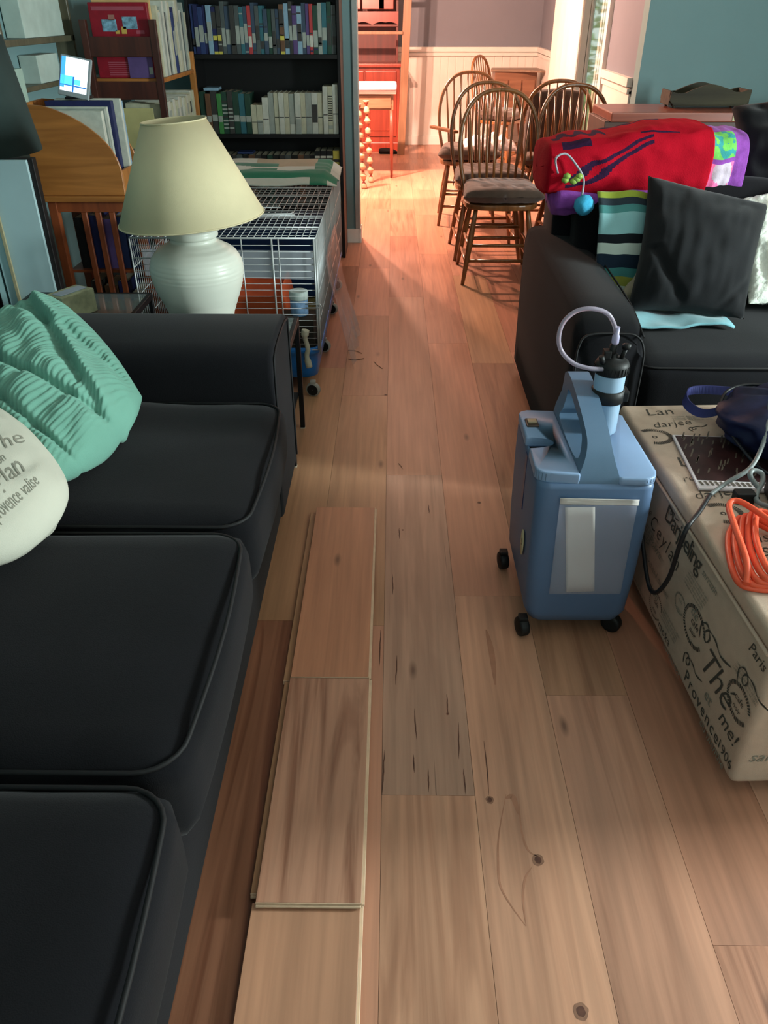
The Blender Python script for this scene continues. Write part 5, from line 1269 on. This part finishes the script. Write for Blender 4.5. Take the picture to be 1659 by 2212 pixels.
mb = MB(); mb.tube([(-.35, GY0-.006, .40), (-.29, GY0-.006, .40), (-.285, GY0-.006, .392), (-.29, GY0-.006, .385), (-.35, GY0-.006, .385)], .0025, 6); mb.build('door_latch', m_wire, CG, cgo)
for y, x in ((3.085, -.335), (3.60, -.325), (4.16, -.325), (4.60, -.325), (3.15, -.98), (4.6, -.98)): caster(x, y, PI/2-.25, CG, cgo, .031, .022, mat('pale_tyre', rgb(150, 148, 140), .5), m_rub, .78)
# translucent shelf liner inside, hanging plastic sheet outside
m_film2 = mat('milky_plastic', rgb(176, 184, 192), .3, var=.06, alpha=.42, spec=.5)
mb = MB()
mb.hexa([(-1.0, 3.17, .49), (-.31, 3.17, .475), (-.31, 3.172, .475), (-1.0, 3.172, .49), (-1.0, 3.17, .595), (-.31, 3.17, .59), (-.31, 3.172, .59), (-1.0, 3.172, .595)])
mb.hexa([(-.305, 3.17, .475), (-.305, 3.75, .50), (-.307, 3.75, .50), (-.307, 3.17, .475), (-.305, 3.17, .59), (-.305, 3.75, .59), (-.307, 3.75, .59), (-.307, 3.17, .59)])
mb.build('splash_guard', m_film2, CG, cgo)
m_film3 = mat('clear_sheet', rgb(200, 204, 214), .12, var=.05, alpha=.22, spec=.7)
mb = MB()
def sheet(u, v):
    y = 3.42+.62*u; z = .50*(1-v)+.004; x = -.287+.115*v**1.3+.012*sn(u*6, v*3)*(.3+v)+.010*math.sin(u*22+v*3)*v
    return (x, y-.06*v, z)
mb.grid(sheet, 40, 24)
o = mb.build('plastic_sheet', m_film3, smooth=True); tag(o, 'crumpled clear plastic sheet draped from the cage side onto the floor', 'plastic sheet')
# in the cage
m_ora = mat('orange_plastic', rgb(196, 84, 44), .5, var=.05)
mb = MB(); P = [(-.80, .137), (-.455, .137), (-.458, .30), (-.478, .395), (-.505, .345), (-.76, .345), (-.785, .40), (-.80, .33)]
mb.prism(P, 1, 3.34, 3.62, bev=.01, seg=2); o = mb.build('pet_hideaway', m_ora); tag(o, 'orange plastic pet hideaway inside the wire cage', 'pet house')
PT = thing('paper_towel_roll', 'small white tub with blue wave pattern inside the cage front', 'tub', (-.395, 3.26, .30))
mb = MB(); mb.box(-.47, -.33, 3.19, 3.33, .136, .30, bev=.004); o = mb.build('upturned_crate', mat('dark_timber_box', rgb(40, 34, 26), .8)); tag(o, 'dark block inside the cage under the blue patterned tub', 'box')
mb = MB(); mb.lathe([(.036, .301), (.038, .305), (.038, .375)], (-.395, 3.26, 0), 28); mb.build('tub', mat('blue_wave_print', rgb(120, 156, 196), .5, var=.35, vscale=30), PT, (-.395, 3.26, .30))
mb = MB(); mb.lathe([(.0385, .368), (.040, .372), (.040, .40), (.036, .404)], (-.395, 3.26, 0), 28); mb.build('lid', mat('aqua_white_lid', rgb(196, 212, 208), .4), PT, (-.395, 3.26, .30))
PT.name = 'treat_tub'
mb = MB(); mb.box(-.90, -.335, 4.0, 4.5, .145, .47, bev=.01); o = mb.build('litter_bin', mat('deep_blue_plastic', rgb(14, 44, 86), .5)); tag(o, 'deep blue plastic bin at the rear of the cage', 'bin')
mb = MB(); mb.tube(spline([(-.352, 3.068, .30), (-.356, 3.066, .27), (-.346, 3.064, .22), (-.352, 3.064, .19), (-.345, 3.066, .14)], 5), [.016]*5+[.010]*12+[.014]*4, 8)
o = mb.build('bone_chew', mat('ivory_bone', rgb(172, 168, 148), .6)); tag(o, 'ivory bone-shaped chew hanging on the near side of the cage behind the table leg', 'chew toy')
m_tow = mat('white_towel', rgb(206, 208, 196), .9, var=.06, bump=.5, bscale=300, sheen=.3); m_towg = mat('green_towel', rgb(40, 120, 90), .9, var=.1, bump=.5, bscale=300, sheen=.3); m_towb = mat('beige_towel', rgb(186, 172, 150), .9, var=.06, bump=.5, bscale=300)
def towm(u, v):
    g = .18+.5*u
    if u > .80 and u < .93: return 1
    if v > .62 and u > .1: return 1 if v < .9 and not (u > .5 and v < .68) else 0
    if abs(v-g) < .09 and u < .5: return 1
    if .3 < u < .8 and v < .5: return 2
    return 0
mb = MB()
def tow(u, v):
    x = -.92+.645*u; y = 4.60-.50*v; z = GZ1+.007+.052*min(1, 8*min(u+.04, 1-u+.02))*min(1, 6*(1-v)+.12)+.006*sn(u*6, v*5, 2)+.005*math.sin(v*26+sn(u*3, v)*2)
    return (x+.01*sn(u*3, v*4, 7), y+.025*sn(u*4, v*2, 1), z)
mb.grid(tow, 70, 50, mfn=towm)
r0 = [v for v in mb.bm.verts]
o = mb.build('folded_towel', [m_tow, m_towg, m_towb], smooth=True, solid=.006); tag(o, 'folded white and green striped towel on the far end of the cage roof', 'towel')
# ------------------------------------------------------------------ bow-back chairs
m_chair = wood('windsor_oak', rgb(104, 64, 30), rgb(142, 94, 48), 1.2, 2, rough=.35, coat=.3)
m_cush = mat('brown_tufted_cloth', rgb(78, 64, 54), .95, var=.25, vscale=12, bump=.4, bscale=300, sheen=.3)
def make_chair(label, loc, rz, cushion=True):
    """bow-back side chair, facing -y at rz = 0"""
    t = thing('windsor_chair', label, 'chair', (0, 0, 0), 0, 'bow-back dining chairs')
    mb = MB(); P = []
    for k in range(28):
        a = 2*PI*k/28; c, s_ = math.cos(a), math.sin(a)
        P.append((.215*math.copysign(abs(c)**.65, c)*(1-.06*s_), .205*math.copysign(abs(s_)**.7, s_)))
    mb.prism(P, 2, .425, .455, bev=.008, seg=2); mb.build('seat', m_chair, t)
    legs = {}
    for sx in (-1, 1):
        for sy, yb, yt in ((-1, -.20, -.14), (1, .25, .15)):
            a = Vector((sx*.15, yt, .43)); b = Vector((sx*.212, yb, 0)); pts = [a.lerp(b, q) for q in (0, .15, .35, .5, .56, .8, 1)]
            mb = MB(); mb.tube(pts, [.013, .015, .018, .0185, .017, .014, .011], 10); mb.build('leg', m_chair, t); legs[(sx, sy)] = (a, b)
    mb = MB()
    for sx in (-1, 1):
        for q in (.50, .72): mb.tube([legs[(sx, -1)][0].lerp(legs[(sx, -1)][1], q), legs[(sx, 1)][0].lerp(legs[(sx, 1)][1], q)], .0095, 8)
    for sy, qs in ((-1, (.48, .68)), (1, (.42, .58))):
        for q in qs: mb.tube([legs[(-1, sy)][0].lerp(legs[(-1, sy)][1], q), legs[(1, sy)][0].lerp(legs[(1, sy)][1], q)], .010, 8)
    mb.build('stretcher', m_chair, t)
    def back(x, z): return .165+.11*(z-.45)/.55
    arch = []
    for k in range(25):
        a = PI*k/24; x = .232*math.copysign(abs(math.cos(a))**.8, math.cos(a)); z = .70+.305*math.sin(a)**.85
        arch.append((x, z))
    arch = [(.19, .44), (.205, .52), (.222, .60)] + arch + [(-.222, .60), (-.205, .52), (-.19, .44)]
    mb = MB(); mb.tube(spline([(x, back(x, z), z) for x, z in arch], 2), .0125, 10); mb.build('bow', m_chair, t)
    for k in range(8):
        x0 = -.143+.0408*k; x1 = x0*1.28
        ztop = .70+.305*(max(0, 1-(abs(x1)/.232)**2.3))**.45
        mb = MB(); mb.tube([(x0, .165, .45), ((x0+x1)/2*1.0, back(0, .68)+.004, .68), (x1, back(0, ztop), ztop)], [.0065, .0085, .005], 8); mb.build('spindle', m_chair, t)
    if cushion:
        mb = MB()
        def cf(sd):
            def fn(u, v):
                a, b = u*2-1, v*2-1
                e = (max(0, 1-a**6)**.5)*(max(0, 1-b**6)**.5); tuft = 0
                for cx in (-.45, 0, .45):
                    for cy in (-.45, .45): tuft -= .016*math.exp(-((a-cx)**2+(b-cy)**2)/.02)
                return (.218*a*(1-.08*b), .212*b-.02, .505+sd*(.046*e+(tuft if sd > 0 else 0)+.004*sn(a*4, b*4, 2)))
            return fn
        mb.grid(cf(1), 26, 26); mb.grid(cf(-1), 26, 26, flip=True); bmesh.ops.remove_doubles(mb.bm, verts=mb.bm.verts, dist=1e-5)
        cu = mb.build('seat_cushion', m_cush, t, smooth=True)
        mb = MB()
        for sx in (-1, 1): mb.tube(spline([(sx*.17, .16, .48), (sx*.20, .19, .47), (sx*.21, .17, .40)], 4), .003, 5)
        mb.build('tie', m_cush, cu)
    t.location = loc; t.rotation_euler = (0, 0, rz)
    return t
c1 = make_chair('nearest bow-back wooden chair with a brown tufted seat pad, just behind the right sofa arm', (.637, 4.90, 0), 0)
clone(c1, 'bow-back wooden chair with brown pad directly behind the nearest one', (.622, 5.44, 0), math.radians(1))
c3 = clone(c1, 'farthest left bow-back chair of the row, standing by the bright dining floor', (.575, 6.42, 0), math.radians(-3))
clone(c1, 'bow-back chair turned away with a brown pad against its spindles, right of the row', (1.13, 6.12, 0), math.radians(176))
clone(c1, 'bow-back chair whose curved rail only just shows above the sideboard and red blanket', (1.18, 5.25, 0), math.radians(8))
mb = MB()
def pad(sd):
    def fn(u, v):
        a, b = u*2-1, v*2-1; e = (max(0, 1-a**6)**.5)*(max(0, 1-b**6)**.5)
        return (1.13+.20*a*(1-.1*max(0, b)), 5.90+sd*.03*e-.10*b*.3+.06, .72+.225*b*(1-.10*a*a))
    return fn
mb.grid(pad(1), 20, 20); mb.grid(pad(-1), 20, 20, flip=True); bmesh.ops.remove_doubles(mb.bm, verts=mb.bm.verts, dist=1e-5)
for v in mb.bm.verts: v.co.y += .13
o = mb.build('back_pad', m_cush, smooth=True); tag(o, 'brown upright cushion leaning inside the back of the turned-away chair', 'cushion')
# rocker arm rests stick out of the farthest chair
m_tan = wood('tan_wood', rgb(170, 116, 66), rgb(196, 140, 84), 1.0, 1)
mb = MB(); mb.box(-.02, .02, -.22, .12, 0, .02, bev=.006, M=Matrix.Translation((.345, 6.28, .66)) @ Matrix.Rotation(.5, 4, 'Z')); mb.build('armrest', m_chair, None)
o = COL.objects[-1]; o.name = 'wooden_slat'; tag(o, 'narrow wooden arm slat sticking out left of the farthest bow-back chair', 'wooden slat')
m_wrap = mat('white_cloth', rgb(225, 215, 215), .6, var=.05)
mb = MB()
def crump(u, v):
    a, b = u*2-1, v*2-1; e = max(0, 1-a*a)**.5*max(0, 1-b*b)**.5
    return (.72+.20*a, 6.40+.15*b, .527+.09*e*(.6+.5*sn(a*4, b*4, 3)+.45*abs(math.sin(a*9))))
mb.grid(crump, 50, 30); o = mb.build('crumpled_cloth', m_wrap, smooth=True, solid=.004); tag(o, 'crumpled white cloth on the seat of the farthest bow-back chair', 'cloth')

# ------------------------------------------------------------------ sideboard behind the right sofa
m_side = wood('red_brown_top', rgb(120, 60, 44), rgb(148, 78, 58), 1.0, 0, rough=.3, coat=.3)
m_sided = wood('dark_brown_front', rgb(62, 34, 20), rgb(84, 48, 28), 1.0, 0, rough=.5)
SD = thing('sideboard', 'long red-brown sideboard behind the right sofa', 'sideboard', (2.0, 4.7, 0)); sdo = (2.0, 4.7, 0)
mb = MB(); mb.box(1.13, 2.9, 4.50, 4.95, .908, .952, bev=.006); mb.build('top', m_side, SD, sdo)
mb = MB(); mb.box(1.11, 2.88, 4.54, 4.93, .08, .908, bev=.003); mb.build('carcass', m_sided, SD, sdo)
for x in (1.14, 1.73, 2.32):
    mb = MB(); mb.box(x, x+.54, 4.522, 4.54, .14, .86, bev=.004); d = mb.build('door', m_sided, SD, sdo)
    mb = MB(); mb.lathe([(.008, 0), (.006, .012), (.012, .02), (.004, .026)], (x+.49, 4.522, .6), 12, rot=Matrix.Rotation(PI/2, 3, 'X')); mb.build('knob', m_blk, d, sdo)
mb = MB(); mb.box(1.12, 2.87, 4.56, 4.91, 0, .08); mb.build('plinth', m_sided, SD, sdo)
mb = MB(); mb.box(1.755, 1.872, 4.4965, 4.4998, .915, .944, bev=.001, seg=1)
text_faces(mb, 'KEN TWIN', .016, lambda u, v: (1.813+u, 4.4962, .930+v), 1) if False else None
for k in range(2): mb.box(1.772+.048*k, 1.806+.048*k, 4.4958, 4.4966, .922, .938, mi=1)
o = mb.build('label_plate', [mat('cream_sticker', rgb(196, 190, 150), .6), mat('sticker_grey', rgb(150, 146, 118), .7)]); tag(o, 'cream sticker on the front edge of the sideboard top', 'sticker')
m_bowl = wood('dark_olive_wood', rgb(34, 30, 18), rgb(58, 54, 34), 1.0, 0, rough=.8, coat=0)
BW = thing('serving_basket', 'dark carved wooden long dish with raised ends on the sideboard', 'dish', (1.70, 4.78, .952)); bwo = (1.70, 4.78, .952)
mb = MB(); n = 40
for side, yy in ((0, 4.70), (1, 4.86)):
    top = []; 
    for k in range(n+1):
        x = 1.482+.425*k/n; u = k/n
        z = 1.030 + .030*math.exp(-((u-.48)/.2)**2) - .012*math.exp(-((u-.14)/.08)**2) - .014*math.exp(-((u-.84)/.08)**2) + .012*u
        top.append((x + (.0), z))
    poly = [(1.50, .968), (1.885, .968), (1.905, 1.0)] + list(reversed(top)) + [(1.478, .99)]
    mb.prism(poly, 1, yy, yy+.014, bev=.003, seg=2)
mb.box(1.50, 1.885, 4.71, 4.865, .962, .975, bev=.003); mb.box(1.478, 1.492, 4.71, 4.865, .965, 1.035, bev=.003); mb.box(1.893, 1.907, 4.71, 4.865, .965, 1.04, bev=.003)
mb.build('bowl', m_bowl, BW, bwo)
for x in (1.51, 1.87):
    for y in (4.715, 4.85):
        mb = MB(); mb.lathe([(.008, .9525), (.010, .964)], (x, y, 0), 10); mb.build('foot', m_bowl, BW, bwo)

# ------------------------------------------------------------------ dining room
m_hutch = wood('cherry_hutch', rgb(128, 46, 30), rgb(158, 62, 42), .8, 2, rough=.3, coat=.4)
m_hutd = wood('cherry_hutch_dark', rgb(84, 24, 16), rgb(110, 34, 22), .8, 2)
HU = thing('china_hutch', 'red cherry wood hutch against the far wall of the dining room', 'hutch', (-.45, 10.1, 0)); huo = (-.45, 10.1, 0)
mb = MB(); mb.box(-1.1, .075, 9.95, 10.44, .10, .86, bev=.004); mb.box(-1.12, .095, 9.93, 10.44, 0, .10, bev=.01); mb.build('base_cabinet', m_hutch, HU, huo)
mb = MB(); mb.box(-1.13, .10, 9.90, 10.44, .86, .895, bev=.006); mb.build('counter', m_hutch, HU, huo)
mb = MB(); mb.box(-1.1, .05, 10.40, 10.44, .895, 2.1); mb.box(.03, .055, 10.10, 10.44, .895, 2.1, bev=.002); mb.box(-1.1, -1.075, 10.10, 10.44, .895, 2.1, bev=.002); mb.box(-1.1, .055, 10.08, 10.42, 1.24, 1.26, bev=.002); mb.build('upper_case', m_hutd, HU, huo)
mb = MB(); P = [(-1.1, 1.38), (.055, 1.38)]
k = 60
sc = [(.055-1.155*i/k, 1.255+.022*abs(math.sin(i*.42))+.02*math.exp(-((i % 15-7.5)/3)**2)) for i in range(k+1)]
mb.prism(P+sc, 1, 10.08, 10.10, bev=.001, seg=1); mb.build('scalloped_valance', m_hutch, HU, huo)
for x in (-.50, -.12, ):
    pass
for x0 in (-.86, -.60, -.34, -.16):
    mb = MB(); mb.box(x0, x0+.16 if x0 > -.2 else x0+.24, 10.065, 10.08, 1.40, 1.60, bev=.004); d = mb.build('drawer', m_hutch, HU, huo)
    mb = MB(); mb.lathe([(.006, 0), (.014, .008), (.012, .018), (.003, .022)], (x0+.08, 10.062, 1.50), 12, rot=Matrix.Rotation(PI/2, 3, 'X')); mb.build('knob', mat('pale_knob', rgb(235, 215, 190), .3), d, huo)
for x0 in (-1.05, -.68, -.31):
    mb = MB(); mb.box(x0, x0+.35, 9.935, 9.95, .16, .62, bev=.004); mb.box(x0+.05, x0+.30, 9.928, 9.936, .22, .56, bev=.006); mb.build('door', m_hutch, HU, huo)
    mb = MB(); mb.box(x0, x0+.35, 9.935, 9.95, .66, .82, bev=.004); mb.build('drawer', m_hutch, HU, huo)
# desk with drawer and folded cloth, half hidden by the divider
m_tab = wood('light_brown_table', rgb(116, 80, 58), rgb(142, 102, 76), 1.0, 0)
WT = thing('writing_table', 'light brown table with a white top, seen between divider and ladder', 'table', (-.2, 8.5, 0)); wto = (-.2, 8.5, 0)
mb = MB(); mb.box(-.95, .03, 8.20, 8.85, .735, .765, bev=.004); mb.build('table_top', m_white, WT, wto)
mb = MB(); mb.box(-.92, .005, 8.24, 8.82, .60, .735, bev=.003); mb.build('apron', m_tab, WT, wto)
mb = MB(); mb.box(-.36, -.02, 8.228, 8.24, .615, .72, bev=.004); mb.build('drawer', m_tab, WT, wto)
for x in (-.92, -.03):
    for y in (8.24, 8.79):
        mb = MB(); mb.tube([(x+.015, y, .60), (x+.018, y, .35), (x+.02, y, .0)], [.02, .018, .012], 10); mb.build('leg', m_hutch, WT, wto)
mb = MB(); mb.box(-.6, .035, 8.17, 8.6, .766, .815, bev=.018, seg=3)
for v in mb.bm.verts: v.co.z += .006*sn(v.co.x*6, v.co.y*6)
o = mb.build('folded_cloth', mat('lilac_white_cloth', rgb(205, 198, 214), .9, var=.04), smooth=True); tag(o, 'lilac-white folded cloth on the light brown table', 'cloth')
m_lad = wood('step_ladder_wood', rgb(122, 86, 60), rgb(146, 106, 76), 1.0, 2)
SL = thing('step_ladder', 'tall light wooden ladder leaning in the dining room beside the hutch', 'ladder', (-.1, 8.0, 0)); slo = (-.1, 8.0, 0)
def lpost(x0, x1, y0, y1, z1):
    mb = MB(); w_ = .042
    mb.hexa([(x0-w_, y0-.03, 0), (x0+w_, y0-.03, 0), (x0+w_, y0+.03, 0), (x0-w_, y0+.03, 0), (x1-w_, y1-.03, z1), (x1+w_, y1-.03, z1), (x1+w_, y1+.03, z1), (x1-w_, y1+.03, z1)], bev=.003); return mb
lpost(.093, .165, 9.72, 9.76, 1.9).build('rail', m_lad, SL, slo); lpost(-.62, -.55, 9.72, 9.76, 1.9).build('rail', m_lad, SL, slo)
for z, x in ((1.19, .10), (1.56, .11)):
    mb = MB(); mb.box(-.55, x, 9.69, 9.78, z-.014, z+.014, bev=.003); mb.build('rung', m_lad, SL, slo)
# turned spindle stand, white and brown
m_turn = mat('turned_cream_wood', rgb(178, 146, 118), .35, var=.1); 
for i, (x0, y0) in enumerate(((-.262, 7.70), (-.205, 8.02))):
    T = thing('turned_spindle', ['turned pale and brown spindle post nearest to the divider edge', 'second turned spindle post, just behind and right of the nearest one'][i], 'spindle post', (x0, y0, 0), 0, 'turned spindle posts')
    prof = []
    for k in range(60):
        z = .70*k/59; prof.append((.020+.009*math.sin(z*2*PI/.085)+.004*math.sin(z*2*PI/.035), z))
    mb = MB(); mb.lathe(prof, (0, 0, 0), 14, rot=None)
    for f in mb.bm.faces: f.material_index = 1 if (f.calc_center_median().z*11.7) % 1 > .62 else 0
    for v in mb.bm.verts: v.co.x -= .06*v.co.z
    mb.build('post', [m_turn, m_hutch], T)
mb = MB()
def shoef(u, v):
    a = 2*PI*u; t = v
    r = .045*math.sin(PI*min(1, t*.9+.06))**.6
    return (-.16+.22*t, 10.02-.12+r*math.cos(a), .002+.036*(1+math.sin(a))*(1-.35*t)*math.sin(PI*min(1, t*.85+.12))**.4)
mb.grid(shoef, 24, 16, wrapu=True); mb.box(-.15, .05, 9.865, 9.935, .001, .012, bev=.004)
for v in mb.bm.verts: v.co.y -= .12
o = mb.build('shoe', m_rub, smooth=False); tag(o, 'black shoe lying on the floor in front of the hutch', 'shoe')
# vertical blinds drawn to the far half of the patio door
VB = thing('vertical_blinds', 'white vertical blinds drawn over the far half of the patio door', 'blinds', (1.58, 8.4, 2.2)); vbo = (1.58, 8.4, 2.2)
for k in range(13):
    y = 7.72+.112*k; x = rw(y)-.045
    mb = MB(); mb.box(-.0015, .0015, -.055, .055, .12, 2.16, M=Matrix.Translation((x, y, 0)) @ Matrix.Rotation(.22+.05*(k % 3), 4, 'Z')); mb.build('slat', m_white, VB, vbo)
mb = MB(); mb.box(rw(8)-.065, rw(8)-.03, 6.6, 9.2, 2.16, 2.2, bev=.003); mb.build('head_rail', m_white, VB, vbo)
# small cabinet in the far right corner
m_grtop = wood('greyed_table_top', rgb(120, 100, 82), rgb(150, 128, 106), 1.0, 0)
SC = thing('corner_cabinet', 'small wooden drop-leaf cabinet against the far wall beside the patio door', 'cabinet', (1.36, 9.95, 0)); sco = (1.36, 9.95, 0)
mb = MB(); mb.prism([(1.08, 9.88), (1.40, 9.86), (1.60, 9.70), (1.66, 9.72), (1.64, 10.2), (1.12, 10.2)], 2, .82, .842, bev=.004); mb.build('top', m_grtop, SC, sco)
mb = MB(); mb.box(1.13, 1.60, 9.90, 10.17, .30, .82, bev=.004); mb.build('carcass', m_tab, SC, sco)
for k in range(3):
    mb = MB(); mb.box(1.15+.15*k, 1.28+.15*k, 9.885, 9.90, .34, .74, bev=.003); mb.build('door', m_tab, SC, sco)
for x in (1.15, 1.56):
    mb = MB(); mb.box(x, x+.035, 9.91, 9.95, 0, .30, bev=.002); mb.box(x, x+.035, 10.12, 10.16, 0, .30, bev=.002); mb.build('leg', m_tab, SC, sco)
clone(c1, 'bow-back chair half hidden in front of the corner cabinet', (1.10, 8.9, 0), math.radians(60))
# hanging lamp whose bulbs throw the warm light
CH = thing('chandelier', 'hanging dining room lamp with three warm bulbs, hidden behind the divider', 'chandelier', (-.65, 7.4, 2.5)); cho = (-.65, 7.4, 2.5)
mb = MB(); mb.tube([(-.65, 7.4, 2.49), (-.65, 7.4, 2.1)], .008, 8); mb.lathe([(.05, 2.49), (.05, 2.47), (.02, 2.45)], (-.65, 7.4, 0), 20)
for x, y, z, p in BULBS: mb.tube([(-.65, 7.4, 2.1), (x, y, 2.05), (x, y, z+.06)], .006, 6)
mb.build('stem', m_blk, CH, cho)
for x, y, z, p in BULBS:
    mb = MB(); mb.lathe([(.012, z+.075), (.02, z+.05), (.045, z+.045)], (x, y, 0), 16, cap=False); mb.build('bulb_cup', m_blk, CH, cho)
# greenery outside the patio door
m_leaf = mat('leaf_green', rgb(110, 190, 60), .6, var=.5, vscale=30)
HE = thing('garden_shrub', 'sunlit green shrub outside the patio door', 'shrub', (3.6, 12.5, 0)); heo = (3.6, 12.5, 0)
rr_ = random.Random(8); mb = MB()
for k in range(2600):
    x = rr_.uniform(2.2, 4.6); y = rr_.uniform(9.5, 16); z = rr_.uniform(0.1, 3.0); s_ = rr_.uniform(.04, .09)
    d1 = Vector((rr_.uniform(-1, 1), rr_.uniform(-1, 1), rr_.uniform(-1, 1))).normalized(); d2 = d1.cross(Vector((rr_.random(), rr_.random(), rr_.random()+.1))).normalized()
    c = Vector((x, y, z)); q = [mb.bm.verts.new(c+v) for v in (-d1*s_, d2*s_*.45, d1*s_, -d2*s_*.45)]; mb.bm.faces.new(q)
mb.build('foliage', m_leaf, HE, heo)
mb = MB()
for k in range(7): mb.tube([(2.5+.3*k, 10.5+.8*k, 0), (2.45+.32*k, 10.6+.8*k, 2.6)], [.03, .012], 8)
mb.build('stem', m_dkr, HE, heo)
mb = MB(); mb.box(1.75, 8, 6.0, 20, -.12, -.06); o = mb.build('lawn', mat('lawn_green', rgb(120, 150, 60), .9, var=.3)); o['kind'] = 'structure'; o.name = 'ground'
